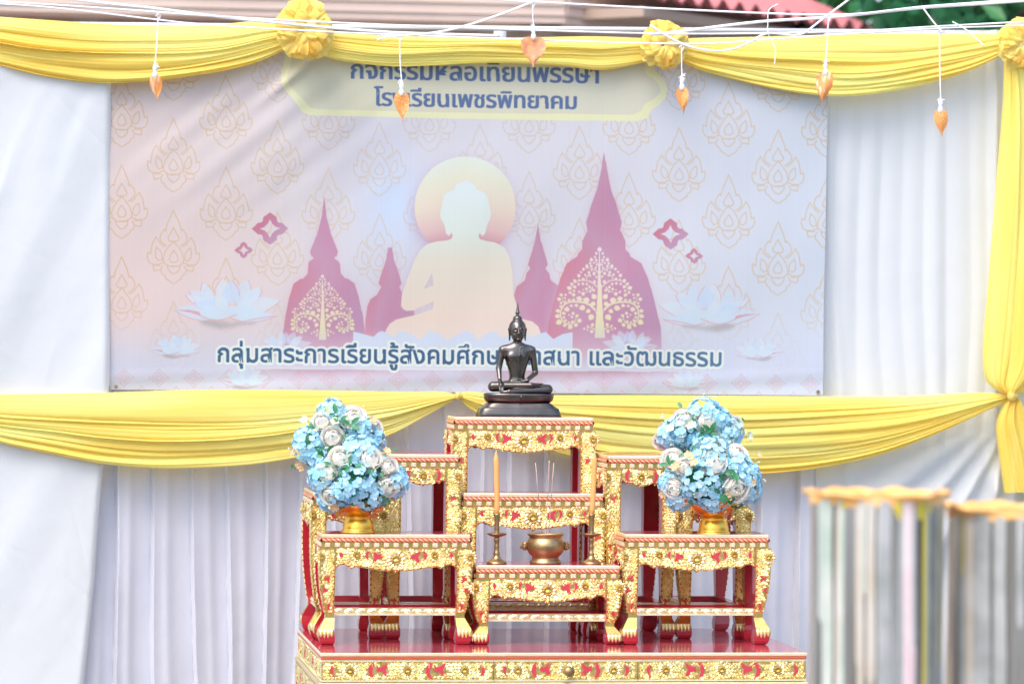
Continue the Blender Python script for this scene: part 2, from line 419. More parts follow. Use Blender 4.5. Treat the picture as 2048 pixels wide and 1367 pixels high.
# title plaque
PO = [(575, 92), (566, 130), (561, 154), (565, 175), (582, 193), (595, 210), (603, 224), (620, 231), (900, 237), (1272, 243), (1295, 236), (1302, 220), (1318, 210), (1333, 195), (1335, 176), (1325, 155), (1308, 140), (1300, 92)]
PI_ = [(590, 92), (580, 130), (573, 155), (578, 172), (595, 188), (612, 205), (622, 216), (640, 219), (900, 225), (1265, 230), (1282, 222), (1290, 208), (1308, 198), (1322, 185), (1320, 172), (1308, 158), (1292, 148), (1285, 92)]
paint(polymask(PO), (234, 231, 192)); paint(polymask(PI_), grad(GX, [(570, (222, 216, 194)), (1320, (218, 214, 202))]))
# stupas
def sym(cx, half): return half + [(2 * cx - x, y) for x, y in half[::-1]]
BIGL = sym(648, [(648, 392), (643, 433), (634, 468), (620, 502), (622, 511), (628, 516), (617, 524), (615, 547), (607, 556), (600, 558), (587, 567), (578, 595), (571, 630), (563, 690), (562, 735)])
BIGR = sym(1208, [(1208, 303), (1202, 340), (1194, 378), (1184, 407), (1172, 444), (1175, 461), (1165, 482), (1165, 499), (1157, 506), (1155, 513), (1134, 526), (1120, 557), (1107, 605), (1095, 655), (1090, 735)])
SML = sym(780, [(776, 495), (772, 520), (764, 543), (757, 567), (762, 574), (754, 588), (740, 598), (734, 612), (730, 640), (728, 735)])
SMR = sym(1076, [(1076, 447), (1070, 483), (1059, 517), (1056, 529), (1061, 537), (1053, 546), (1050, 561), (1034, 572), (1028, 592), (1022, 640), (1020, 735)])
fade = np.clip((738 - GY) / 85, 0, 1)
for poly, cx, hw, tint in ((SMR, 1076, 48, 0), (SML, 780, 40, 0), (BIGR, 1208, 90, 1), (BIGL, 648, 70, 1)):
    mk = polymask(poly)
    paint(blur(mk, 9) * fade, (218, 176, 194), .55)
    paint(mk * fade, grad((GX - cx) / hw + .35 * np.sin(GY * .03 + cx), [(-1.2, (206, 130, 152)), (-.3, (196, 148, 178)), (.3, (196, 140, 172)), (1.2, (190, 144, 178))]))
# gilded bodhi trees
BR = [[(800, 920), (870, 860), (960, 830), (1080, 825), (1160, 850), (1210, 910), (1225, 1000), (1190, 1070), (1130, 1105), (1070, 1090), (1035, 1040), (1040, 1000)], [(1150, 850), (1195, 820), (1200, 760)],
      [(765, 640), (820, 590), (900, 560), (1000, 565), (1070, 610), (1090, 690)], [(820, 640), (860, 690), (920, 705)], [(748, 470), (800, 425), (870, 410), (920, 415)], [(860, 480), (900, 520), (890, 560)], [(795, 1170), (840, 1145), (900, 1145)], [(745, 380), (775, 340), (800, 335)], [(770, 1010), (782, 960), (800, 920)]]
LV = '745,175,25 780,225,17 795,272,15 840,305,23 780,310,18 810,345,13 855,350,17 775,370,12 840,385,18 895,385,22 785,405,15 940,420,17 970,455,14 835,435,13 870,460,18 805,475,20 915,490,15 995,500,22 855,500,14 775,515,15 800,575,20 850,570,10 940,545,20 990,555,15 1045,565,22 1085,605,20 1115,655,27 945,600,18 895,605,16 1000,605,16 1045,640,22 1055,690,16 1105,712,18 1060,738,23 860,640,18 900,665,18 815,680,18 855,695,14 940,725,24 990,700,16 940,675,10 810,760,34 820,850,30 905,805,38 990,785,32 1060,800,18 1115,805,18 1160,740,15 1215,740,20 1240,795,24 1170,780,13 1165,820,13 1215,840,15 1220,880,18 1255,935,25 1260,1000,28 1245,1075,36 1175,1115,22 1105,1135,30 1035,1110,25 990,1055,28 1020,995,20 1070,965,20 1120,985,12 1085,1010,16 1145,915,30 1185,965,20 1185,1015,17 1165,1055,18 1125,1080,15 1080,1070,18 1090,875,18 1030,870,22 955,900,36 880,940,28 845,1015,38 830,1110,22 885,1125,15 930,1155,15 840,1190,22 890,1170,12'
LV = [tuple(map(float, q.split(','))) for q in LV.split()]
for cx, by, sc in ((1199, 675, 1 / 6.2125), (645, 679, .72 / 6.2125)):
    m = polymask(sym(cx, [(cx - x * sc, by - y * sc) for x, y in ((4, 1090), (14, 800), (26, 560), (40, 300), (52, 150), (66, 0))]))
    for sg in (1, -1):
        for q in BR:
            c = curve([(cx + sg * (x - 740) * sc, by - (1270 - y) * sc) for x, y in q], 5)
            for j in range(len(c) - 1): strokemask([c[j:j + 2]], max(.9, (24 if q[0] == (800, 920) else 13) * sc * (1 - .7 * j / len(c)) * 1.1), m)
        for x, y, r in LV:
            X, Y, r = cx + sg * (x - 740) * sc, by - (1270 - y) * sc, r * sc
            a = math.atan2(y - 850, (x - 740) or 1)
            pts = [(X + sg * r * (math.cos(a + t) * (1.35 if abs(t) < .1 else .95)), Y + r * (math.sin(a + t) * (1.35 if abs(t) < .1 else .95))) for t in np.linspace(0, 2 * PI, 13)[:-1]]
            m = np.maximum(m, polymask(pts)) if r > 1.6 else m
    paint(m, grad(by - GY, [(0, (218, 210, 200)), (30, (228, 218, 182)), (90, (230, 214, 194)), (180, (228, 218, 226))]))
# seated figure printed in pale cream, with a double halo
hal = np.clip(101 - np.hypot(GX - 930, GY - 414) + .5, 0, 1); hal2 = np.clip(85 - np.hypot(GX - 930, GY - 421) + .5, 0, 1)
paint(blur(np.clip(99 - np.hypot(GX - 926, GY - 424) + .5, 0, 1), 12), (184, 150, 190), .75)
for hm, o in ((hal, 0), (hal2, 6)):
    paint(hm, grad(GY + o * .0 - np.abs(GX - 930) * .25, [(310, (222, 228, 224)), (350, (226, 222, 206)), (400, (230, 212, 200)), (445, (226, 190, 192)), (480, (208, 150, 168))]))
HEAD = [(932, 360), (912, 369), (909, 378), (896, 384), (888, 391), (886, 400), (884, 412), (881, 422), (880, 429), (882, 438), (889, 453), (891, 466), (897, 472), (903, 465), (905, 472), (902, 478), (893, 481)]
BODY = HEAD + [(874, 483), (853, 488), (840, 499), (830, 517), (816, 552), (804, 587), (802, 611), (807, 618), (814, 621), (827, 620), (868, 602), (865, 618), (827, 630), (792, 639), (779, 648), (771, 662), (766, 692), (1088, 692), (1082, 667), (1077, 653), (1065, 643), (1041, 637), (1031, 600), (1027, 588), (1025, 552), (1021, 517), (1009, 494), (991, 485)] + [(1862 - x, y) for x, y in HEAD[1:][::-1]]
bm_ = polymask(BODY, [(864, 546), (867, 570), (848, 577)])
paint(blur(bm_, 5) * np.interp(GY, [470, 500], [.1, 1]), (206, 160, 180), .5)
paint(bm_, grad(GY, [(360, (218, 228, 236)), (470, (222, 228, 224)), (520, (230, 221, 210)), (640, (235, 214, 204)), (690, (232, 216, 214))]))
# lotus pedestal edge and the pale band under it
ZIG = [(706, 663), (720, 666), (747, 673), (756, 664), (764, 661), (776, 666), (788, 673), (798, 664), (804, 662), (824, 668), (839, 680), (850, 668), (862, 662), (880, 668), (895, 681), (914, 668), (933, 661), (945, 667), (956, 681), (975, 666), (991, 662), (1003, 677), (1024, 666), (1053, 665), (1062, 675), (1076, 668), (1091, 664), (1106, 678), (1124, 668), (1145, 664), (1145, 740), (706, 740)]
paint(polymask(ZIG), grad(GY, [(660, (207, 216, 240)), (735, (216, 220, 238))]))
paint(np.clip(1 - np.abs(GY - 735 - (GX - 500) * .006) / 1.2, 0, 1) * np.interp(GX, [440, 540, 1320, 1420], [0, 1, 1, 0]), (232, 226, 236), .9)
red_ = np.where(GY > 738 + (GX - 500) * .006, np.exp(-(GY - 738 - (GX - 500) * .006) / 13), 0) * np.interp(GX, [480, 620, 780, 900, 1060, 1250, 1400], [0, .9, .5, .15, .9, .9, 0])
paint(red_, (205, 140, 160), .8)
# lotus blossoms
def lotus(cx, cy, sc, fl=1, al=1):
    T = lambda pts: [(cx + fl * (x - 1000) * sc, cy + (y - 700) * sc) for x, y in pts]
    sh = polymask(T([(540, 960), (700, 900), (1100, 1000), (1500, 930), (1540, 1000), (1300, 1030), (900, 1090), (650, 1030)]))
    paint(blur(sh, max(1, int(28 * sc))), (172, 164, 172), .7 * al)
    pet = [((620, 310), 780, 760, 120, 0), ((950, 235), 980, 700, 140, 1), ((1390, 265), 1230, 700, 150, 0), ((1610, 385), 1300, 740, 130, 1), ((1120, 280), 1080, 680, 150, 2),
           ((395, 455), 900, 720, 120, 0), ((330, 520), 800, 760, 90, 1), ((1640, 440), 1200, 740, 110, 0), ((1930, 620), 1150, 780, 150, 1), ((480, 645), 1000, 800, 120, 2), ((135, 765), 900, 850, 130, 0), ((1870, 870), 1100, 870, 110, 0), ((820, 700), 1050, 640, 130, 1)]
    for (tx, ty), bx, by, wd, k in pet:
        d = np.array([tx - bx, ty - by], float); L = np.hypot(*d); d /= L; n = np.array([-d[1], d[0]])
        side = lambda s: [np.array([bx, by]) + d * L * t + n * s * wd * math.sin(PI * min(1, t ** .8)) ** .8 for t in np.linspace(0, .97, 8)]
        poly = side(1) + [np.array([tx, ty])] + side(-1)[::-1]
        mk = polymask(T(poly))
        paint(mk, ((208, 220, 242), (214, 224, 240), (200, 216, 246))[k], .72 * al)
        low = T([q for q in (side(1) if n[1] > 0 else side(-1))[3:]] + [(tx, ty)])
        paint(strokemask([low], max(1., 20 * sc)), (222, 168, 182), .6 * al)
    mk = polymask(T([(560, 800), (700, 900), (860, 945), (1000, 920), (1150, 860), (1300, 960), (1500, 920), (1700, 850), (1400, 700), (700, 700)]))
    paint(mk, (208, 222, 242), .85 * al)
    paint(strokemask([T(curve([(560, 850), (700, 915), (860, 950), (1000, 925), (1200, 850)], 4)), T(curve([(1120, 930), (1300, 970), (1500, 925), (1860, 870)], 4))], max(1, 16 * sc)), (222, 172, 184), .9 * al)
    paint(polymask(T([(135, 765), (350, 770), (560, 805), (590, 870), (400, 810)])), (222, 150, 166), .75 * al)
lotus(450, 611, .118); lotus(1423, 620, .112, -1); lotus(349, 694, .058); lotus(1521, 700, .055, -1)
lotus(565, 690, .062, 1, .8); lotus(1262, 688, .062, -1, .85); lotus(487, 757, .055); lotus(1378, 762, .05, -1, .9)
# quatrefoil stars
for cx, cy, r in ((540, 457, 37), (487, 500, 19), (1341, 468, 36), (1388, 512, 18)):
    def st(f):
        q = [(1, 0), (.66, .30), (.46, .33), (.40, .40), (.36, .62), (0, .88)]
        h = [(cx + x * r * f, cy + y * r * f) for x, y in q]
        o = h + [(2 * cx - x, y) for x, y in h[::-1][1:]]; return o + [(x, 2 * cy - y) for x, y in o[::-1][1:-1]]
    inn = [(cx + r * .56 * a, cy + r * .5 * b) for a, b in ((1, 0), (.45, .22), (.36, .38), (.22, .48), (0, 1), (-.22, .48), (-.36, .38), (-.45, .22), (-1, 0), (-.45, -.22), (-.36, -.38), (-.22, -.48), (0, -1), (.22, -.48), (.36, -.38), (.45, -.22))]
    paint(polymask(st(1), inn), grad(GX - cx + GY - cy, [(-30, (202, 122, 146)), (30, (192, 148, 180))]))
# lettering
def text_segs(s, x0, x1, y0, y1):
    c = bpy.data.curves.new('lettering', 'FONT'); c.body = s; c.resolution_u = 4
    o = bpy.data.objects.new('lettering', c); COL.objects.link(o)
    me = o.evaluated_get(bpy.context.evaluated_depsgraph_get()).to_mesh()
    co = np.array([v.co[:2] for v in me.vertices]); cnt = {}; me.calc_loop_triangles(); tri = np.array([[co[i] for i in t.vertices] for t in me.loop_triangles])
    for p in me.polygons:
        for e in p.edge_keys: cnt[e] = cnt.get(e, 0) + 1
    sg = np.array([np.concatenate([co[a], co[b]]) for (a, b), k in cnt.items() if k == 1])
    o.evaluated_get(bpy.context.evaluated_depsgraph_get()).to_mesh_clear()
    bpy.data.objects.remove(o); bpy.data.curves.remove(c)
    lo, hi = co[:, 0].min(), co[:, 0].max(); return sg, tri, lo, hi
def write(s, x0, x1, yb0, yb1, hx, col, bold, halo=None, wide=0):
    sg, tri, lo, hi = text_segs(s, x0, x1, yb0, yb1); k = (x1 - x0) / (hi - lo)
    q = np.empty_like(sg)
    for a in (0, 2):
        q[:, a] = x0 + (sg[:, a] - lo) * k
        q[:, a + 1] = np.interp(q[:, a], [x0, x1], [yb0, yb1]) - sg[:, a + 1] * k * hx
    lines = [np.array([[r[0], r[1]], [r[2], r[3]]]) for r in q]
    T = np.empty_like(tri); T[..., 0] = x0 + (tri[..., 0] - lo) * k; T[..., 1] = np.interp(T[..., 0], [x0, x1], [yb0, yb1]) - tri[..., 1] * k * hx
    fm_ = trimask(T)
    if halo: paint(strokemask(lines, halo[1]), halo[0], .9)
    mk = np.maximum(fm_, strokemask(lines, bold))
    if wide: mk = np.maximum(mk, np.maximum(np.roll(mk, 1, 1), np.roll(mk, -1, 1)) * wide)
    paint(mk, col)
write('กิจกรรมหล่อเทียนพรรษา', 703, 1197, 157, 166.5, 1.02, (84, 108, 160), 1.3, None, .85)
write('โรงเรียนเพชรพิทยาคม', 749, 1152, 211, 218.5, 1.0, (84, 108, 160), 1.3, None, .85)
write('กลุ่มสาระการเรียนรู้สังคมศึกษา ศาสนา และวัฒนธรรม', 436, 1443, 723, 732, 1.02, grad(GX, [(430, (58, 98, 136)), (1000, (52, 92, 140)), (1440, (84, 118, 156))]), 1.9, ((234, 240, 236), 11))
IMG += (RNG.random((1, BW, 1)) - .5) * 3.0
# cloth of the print: sheet with diagonal ripples
PR_WHITE = .70 / float(lin((236, 236, 236))[0])
ALB = np.clip(lin(IMG) * PR_WHITE * np.array([.86, .895, .82]), 0.01, .9)
def hf_ban(U, V):
    d = U * .62 + V * .79
    rip = np.exp(-((U - 480) / 260) ** 2) * np.clip((470 - V) / 300, 0, 1)
    h = .0018 * rip * (np.sin(d * .075) + .6 * np.sin(d * .131 + 1)) + .010 * np.exp(-((d - (575 * .62 + 160 * .79)) / 11) ** 2) * np.exp(-((U - 585) / 45) ** 2)
    h = h + smooth_noise(31, U, V, [(.012, .009, .0022), (.03, -.012, .0009), (.008, .02, .0018), (.055, .02, .0003)])
    h = h + .0016 * np.sin(V * .10 + U * .01) * np.clip((V - 735) / 30, 0, 1)
    return h
Y_B = .80
gu, gv = np.meshgrid(np.linspace(218, 1657, BW), np.linspace(96, 1, BH) * 0 + np.linspace(96, 786, BH)) if False else np.meshgrid(np.arange(BW) + BX0 + .5, np.arange(BH) + BY0 + .5)
rightE = np.interp(gv, [92, 790], [1658, 1645.5]); botE = np.interp(gu, [216, 1660], [779, 791])
gu2 = 218.5 + (gu - BX0) / BW * (rightE - 218.5); gv2 = BY0 + (gv - BY0) / BH * (botE - BY0)
pts = PA(gu2, gv2, Y_B); pts[..., 1] -= hf_ban(gu2, gv2)
# sample print colour at the true pixel
iu = np.clip((gu2 - BX0).astype(int), 0, BW - 1); iv = np.clip((gv2 - BY0).astype(int), 0, BH - 1)
PRINT = mat('printed vinyl', (1, 1, 1), .55, 0, bump=(900, .05, .001))
an = PRINT.node_tree.nodes.new('ShaderNodeAttribute'); an.attribute_name = 'print'
PRINT.node_tree.links.new(an.outputs['Color'], PRINT.node_tree.nodes['Principled BSDF'].inputs['Base Color'])
ban = grid_mesh('banner', pts, PRINT, color=ALB[iv, iu])
tag(ban, 'wide pink and lavender printed banner with stupas and a seated cream silhouette', 'banner')
mb = MB()
for u, v in ((232, 773), (1636, 783), (226, 130)):
    p = P(u, v, Y_B - .008); mb = MB(); mb.tube([p, p + Vector((0, -.003, 0))], .005, 14); mb.build('eyelet', BRASS, ban)

# ------------------------------------------------------------------ yellow swags
def resample(c, n):
    c = np.asarray(c, float); d = np.concatenate([[0], np.cumsum(np.hypot(*np.diff(c, axis=0).T))]); s = np.linspace(0, d[-1], n)
    return np.stack([np.interp(s, d, c[:, 0]), np.interp(s, d, c[:, 1])], 1)

def swag(name, top, bot, y0, seed, nf=9, amp=.016, bulge=.016, ns=150, nt=130, power=.8, knots=(1, 1), flat=.25, cl=None):
    r = np.random.default_rng(seed)
    A = resample(curve(top, 10), ns); B = resample(curve(bot, 10), ns)
    s = np.linspace(0, 1, ns)[:, None]; t = np.linspace(0, 1, nt)[None, :]
    # fold lines across the width, wandering and fading along the length
    H = np.zeros((ns, nt)); edges = np.concatenate([[0], flat + (1 - flat) * np.sort(np.concatenate([np.linspace(.03, .97, nf) + r.uniform(-.5, .5, nf) / nf])), [1]])
    for k in range(len(edges) - 1):
        a = edges[k] + (.02 * np.sin(s * r.uniform(3, 7) + r.uniform(0, 6)) if 0 < k else 0)
        b = edges[k + 1] + (.02 * np.sin(s * r.uniform(3, 7) + r.uniform(0, 6)) if k < len(edges) - 2 else 0)
        x = (t - a) / np.maximum(b - a, .02)
        f = np.clip(1 - (2 * x - 1) ** 2, 0, 1) ** .5
        skew = .6 + .8 * np.clip(x, 0, 1) ** 1.5
        wob = .65 + .35 * np.sin(s * r.uniform(4, 9) + r.uniform(0, 6.3))
        H = np.maximum(H, f * skew * wob * amp * r.uniform(.45, 1.5) * (1 if k else .7) * ((x > 0) & (x < 1)))
    fine = sum(r.uniform(.4, 1) * np.sin(t * r.uniform(40, 110) + s * r.uniform(-6, 6) + r.uniform(0, 6.3)) for _ in range(5)) * .00035
    for _ in range(14):
        tc_ = r.uniform(flat * .6, 1); sc_ = r.uniform(.1, .9); fine = fine + r.uniform(-.004, .006) * np.exp(-np.abs(t - tc_ - r.uniform(-.06, .06) * (s - sc_)) / r.uniform(.006, .018)) * np.exp(-((s - sc_) / r.uniform(.12, .45)) ** 2)
    ends = np.clip(np.sin(PI * np.clip(s, .0, 1)), 0, 1) ** .5
    H = H * (.45 + .55 * ends) + fine
    # gathered ends stand out less, the belly hangs forward
    H = H + bulge * np.sin(PI * np.clip(t, 0, 1)) ** .8 * (.4 + .6 * np.sin(PI * s)) + .004 * np.sin(s * 9 + seed) * t
    U = A[:, None, 0] * (1 - t) + B[:, None, 0] * t; V = A[:, None, 1] * (1 - t) + B[:, None, 1] * t
    V = V + 2.0 * np.sin(s * 14 + t * 5 + seed) * np.sin(PI * t)
    Pw = PA(U, V, y0); Pw[..., 1] -= H
    # hem rolled back at the lower edge
    back = Pw[:, -1:, :].copy(); back[..., 1] += .02; back[..., 2] += .004
    top_ = Pw[:, :1, :].copy(); top_[..., 1] += .02
    return grid_mesh(name, np.concatenate([top_, Pw, back], 1), cl or YELLOW)

YS = .775
a = swag('swag', [(-165, 45), (-60, 32), (60, 38), (205, 48), (330, 53), (430, 50), (520, 42), (590, 52)], [(-165, 85), (-90, 108), (0, 132), (80, 151), (160, 163), (230, 167), (320, 161), (420, 147), (500, 129), (560, 104), (592, 78)], YS, 1, nf=6, amp=.015, flat=.3)
tag(a, 'yellow top swag dipping left of the ruffled rosette over plain white cloth', 'swag', 'yellow swags')
a = swag('swag', [(620, 60), (700, 67), (800, 72), (1000, 76), (1180, 73), (1320, 78)], [(620, 100), (660, 117), (720, 127), (790, 133), (870, 131), (950, 127), (1050, 128), (1130, 133), (1210, 140), (1320, 118)], YS, 2, nf=5, amp=.011, flat=.2)
tag(a, 'narrow yellow swag stretched above the banner title between two rosettes', 'swag', 'yellow swags')
a = swag('swag', [(1335, 80), (1400, 76), (1500, 74), (1700, 69), (1850, 68), (2025, 68)], [(1335, 100), (1380, 132), (1450, 154), (1550, 178), (1640, 191), (1720, 191), (1820, 176), (1920, 149), (1990, 118), (2025, 95)], YS, 3, nf=5, amp=.016, flat=.36)
tag(a, 'yellow top swag right of the banner under the tiled roof', 'swag', 'yellow swags')
a = swag('swag', [(-140, 800), (-60, 792), (0, 789), (200, 785), (400, 779), (600, 780), (800, 783), (885, 783), (914, 789)], [(-140, 830), (-60, 862), (0, 885), (100, 907), (200, 926), (300, 935), (380, 935), (480, 930), (560, 920), (700, 895), (780, 869), (850, 832), (914, 796)], YS - .01, 4, nf=7, amp=.015, flat=.34)
tag(a, 'long yellow lower swag under the banner on the left', 'swag', 'yellow swags')
a = swag('swag', [(918, 789), (935, 783), (1000, 787), (1110, 790), (1300, 790), (1600, 792), (1800, 792), (1960, 785), (2024, 788)], [(918, 797), (940, 818), (985, 845), (1080, 893), (1150, 915), (1240, 934), (1350, 947), (1450, 949), (1550, 945), (1650, 933), (1750, 911), (1850, 876), (1950, 832), (2024, 797)], YS - .01, 6, nf=8, amp=.015, flat=.2)
tag(a, 'long yellow lower swag behind the bronze statue, tied at both ends', 'swag', 'yellow swags')
a = swag('hanging_drape', [(2012, 120), (2008, 220), (1996, 360), (1985, 500), (1976, 610), (1969, 700), (1976, 760), (2008, 786), (2020, 792), (2006, 815), (1996, 850), (2000, 900), (2012, 985)],
         [(2075, 120), (2095, 220), (2110, 360), (2120, 500), (2120, 610), (2115, 700), (2090, 760), (2040, 786), (2030, 792), (2050, 815), (2085, 850), (2120, 900), (2150, 985)], YS - .02, 9, nf=4, amp=.026, flat=.05, cl=YELLOW_V)
tag(a, 'yellow drape hanging upright at the right edge, pinched by a knot', 'drape')

def rosette_cloth(cu, cv, ru, rv, seed, label, rough=1.0):
    r = np.random.default_rng(seed); o = P(cu, cv, YS - .05); k = px(YS)
    root = empty('cloth_rosette', o); tag(root, label, 'rosette', 'yellow cloth rosettes')
    mb = MB(); n = 34
    for q in range(n):
        f = (q + .5) / n; th = math.acos(1 - f * .98); ph = q * 2.39996 + r.uniform(-.3, .3)     # spread over the front half ball
        d = Vector((math.sin(th) * math.cos(ph), -math.cos(th) * .75, math.sin(th) * math.sin(ph)))
        out = Vector((math.cos(ph), 0, math.sin(ph))); out = (out * .8 + Vector((r.uniform(-.4, .4), -.35 + .5 * f, r.uniform(-.4, .4)))).normalized(); nn = (d + Vector((0, -.6, 0)) + Vector(r.normal(0, .25, 3))).normalized(); sd_ = out.cross(nn).normalized(); nn = sd_.cross(out).normalized()
        c = Vector((d.x * ru * k * .62, d.y * ru * k * .55, d.z * rv * k * .62)); L = ru * k * r.uniform(.5, .72) * rough ** .3; W = L * r.uniform(1.1, 1.6); p1, p2, p3 = r.uniform(0, 6.3, 3); A = []
        for i in range(17):
            a = (i / 16 - .5) * 2; row = []
            for j in range(8):
                t = j / 7; wv = W * .5 * (.25 + .75 * math.sin(min(1, t * 1.15) * PI / 2)); rf = L * t ** 1.3 * (.13 * math.sin(a * 5 + p1) + .09 * math.sin(a * 9 + p2) + .04 * math.sin(a * 17 + p3))
                pt = c + out * (L * (t - .35) * (1 - .22 * a * a)) + sd_ * (wv * a) + nn * (rf + L * (.22 * math.sin(t * PI) - .10 * t - .12 * a * a * (1 - t)))
                row.append(tuple(pt))
            A.append(row)
        mb.grid(A)
    mb.build('ruffle', YELLOW_R, root, smooth=True)
    return root
rosette_cloth(608, 62, 56, 62, 3, 'big ruffled yellow rosette at the banner title\'s left end', 1.2)
rosette_cloth(1328, 89, 52, 51, 5, 'ruffled yellow rosette above the title\'s right end', .8)
rosette_cloth(2043, 86, 49, 58, 8, 'ruffled yellow rosette cut by the photo\'s right edge', .9)
def knot(u, v, y, rr, label):
    mb = MB(); A = np.zeros((25, 13, 3))
    for i in range(25):
        for j in range(13):
            a = 2 * PI * i / 24; b = PI * j / 12; q = 1 + .15 * math.sin(5 * a + 2 * b)
            A[i, j] = (rr * q * math.sin(b) * math.cos(a), rr * .8 * q * math.sin(b) * math.sin(a), rr * 1.1 * math.cos(b))
    mb.grid(A); o = mb.build('cloth_knot', YELLOW_R, smooth=True, at=P(u, v, y)); tag(o, label, 'knot')
knot(916, 791, YS - .02, .010, 'small yellow knot joining the two lower swags left of the statue')
knot(2024, 791, YS - .05, .014, 'yellow knot where the upright drape meets the lower swag')

# frame of the backdrop
fr = empty('backdrop_frame', P(900, 60, YC + .03)); tag(fr, 'white pipe frame carrying the cloth backdrop and swags', 'frame')
mb = MB(); mb.tube([local(fr, P(-420, 44, YC + .02)), local(fr, P(2420, 70, YC + .02))], .0075, 12); mb.build('crossbar', PIPE, fr, True)
for u in (-330, 1000, 2330):
    p = P(u, 60, YC + .06); mb = MB(); mb.tube([local(fr, (p.x, p.y, 0)), local(fr, (p.x, p.y, p.z))], .018, 12); mb.build('post', PIPE, fr, True)

# ------------------------------------------------------------------ carving
def inside(poly, pts):
    poly = np.asarray(poly); x, y = pts[:, 0], pts[:, 1]; r = np.zeros(len(pts), bool)
    for (x1, y1), (x2, y2) in zip(poly, np.roll(poly, -1, 0)):
        c = ((y1 <= y) != (y2 <= y)); xx = x1 + (y - y1) / ((y2 - y1) if y2 != y1 else 1e-9) * (x2 - x1); r ^= c & (x < xx)
    return r
def leaf(mb, fm, a, b, ang, L, W, h, m=0):
    c, s = math.cos(ang), math.sin(ang); T = lambda x, y, z: fm(a + x * c - y * s, b + x * s + y * c, z)
    mb.add([T(0, 0, h * .3), T(L * .42, 0, h), T(L, W * .15, h * .25), T(L * .25, W * .46, .0002), T(L * .65, W * .42, .0002), T(L * .25, -W * .46, .0002), T(L * .65, -W * .36, .0002)],
           [(0, 1, 3), (3, 1, 4), (4, 1, 2), (0, 5, 1), (5, 6, 1), (6, 2, 1)], m)
def flower(mb, fm, a, b, r, n=12, m=0, h=.004):
    for k in range(n): leaf(mb, fm, a + r * .48 * math.cos(2 * PI * k / n), b + r * .48 * math.sin(2 * PI * k / n), 2 * PI * k / n + .25, r * .55, r * .42, h * .8, m)
    for k in range(10): # collar
        a0, a1 = 2 * PI * k / 10, 2 * PI * (k + 1) / 10
        q = [fm(a + r * f * math.cos(t), b + r * f * math.sin(t), z) for t in (a0, a1) for f, z in ((.52, .0006), (.42, h * 1.1), (.32, h * .4))]
        mb.add(q, [(0, 1, 4, 3), (1, 2, 5, 4)], 2)
    for k in range(5): leaf(mb, fm, a - .0 * r, b - .26 * r, PI / 2 + (k - 2) * .42, r * .55, r * .2, h * 1.3, m)
def carve(mb, fm, poly, flowers, reds, sp, seed, border=None, mid=None):
    "relief over a 2-D region: gold leaves curling round flowers, with red grounds left open"
    r = np.random.default_rng(seed); poly = np.asarray(poly, float); lo, hi = poly.min(0), poly.max(0)
    xs = np.arange(lo[0] + sp * .4, hi[0], sp * .98); ys = np.arange(lo[1] + sp * .4, hi[1], sp * .9)
    if len(xs) and len(ys):
        X, Y = np.meshgrid(xs, ys); X = X + ((np.arange(len(ys)) % 2) * sp * .56)[:, None]
        pts = np.stack([X.ravel(), Y.ravel()], 1) + r.uniform(-.22, .22, (X.size, 2)) * sp
        ins = inside(poly, pts)
        for (a, b), ok in zip(pts, ins):
            if not ok: continue
            if any((a - x) ** 2 + (b - y) ** 2 < (q * .8) ** 2 for x, y, q in flowers): continue
            if any(((a - x) / (q * .85)) ** 2 + ((b - y) / (q * .75)) ** 2 < 1 for x, y, q, *_ in reds): continue
            if flowers:
                x, y, q = min(flowers, key=lambda f: (a - f[0]) ** 2 + (b - f[1]) ** 2)
                sg = 1 if x <= (mid if mid is not None else (lo[0] + hi[0]) / 2) else -1
                ang = math.atan2(b - y, a - x) + sg * (1.05 + .35 * math.sin(math.hypot(a - x, b - y) / sp * .8))
            else: ang = PI / 2 + (1 if (int((b - lo[1]) / sp) % 2) else -1) * .8
            ang += r.normal(0, .16); nf = 5; L0_ = sp * r.uniform(1.15, 1.5); ba, bb = a - math.cos(ang) * L0_ * .55, b - math.sin(ang) * L0_ * .55
            for k in range(nf):
                o = (k - 2) * .46; L = L0_ * (1.15 - .16 * abs(k - 2)); an = ang + o
                e = np.array([(ba + math.cos(an) * L, bb + math.sin(an) * L), (ba, bb)])
                if not inside(poly, e).all(): L *= .45
                leaf(mb, fm, ba + math.cos(an) * L * .16, bb + math.sin(an) * L * .16, an, L * .82, L * .30, .0017 * r.uniform(.8, 1.2) * (1.25 if k == 2 else 1))
    for x, y, q in flowers: flower(mb, fm, x, y, q, 12 if q > .011 else 9)
    for x, y, q, kind in reds:
        if kind == 0: pg = [(0, 1), (.55, 0), (0, -1), (-.55, 0)]
        elif abs(kind) == 1: pg = [(-1, .8), (-.5, .35), (0, .55), (.75, 1), (.55, .4), (.3, .1), (.75, -.9), (.2, -.75), (-.1, -.25), (-.9, -.1), (-.75, .3)]
        else: pg = [(0, 1.1), (.5, 1.0), (.15, .45), (.05, -.2), (.45, -1.1), (-.2, -.7), (-.45, 0), (-.35, .6)]
        sg = -1 if kind < 0 else 1
        pg = [(x + sg * u * q, y + v * q) for u, v in pg]
        if sg < 0: pg = pg[::-1]
        mb.prism(pg, fm, .0002, .0013, 1)
    if border is not None:
        c = resample(border, max(3, int(sum(math.hypot(*(np.subtract(b_, a_))) for a_, b_ in zip(border[:-1], border[1:])) / (sp * .6))))
        for k in range(len(c) - 1):
            d = c[k + 1] - c[k]; ang = math.atan2(d[1], d[0])
            leaf(mb, fm, *c[k], ang + .12, sp * .8, sp * .5, .003, 1 if k % 3 == 2 else 0)

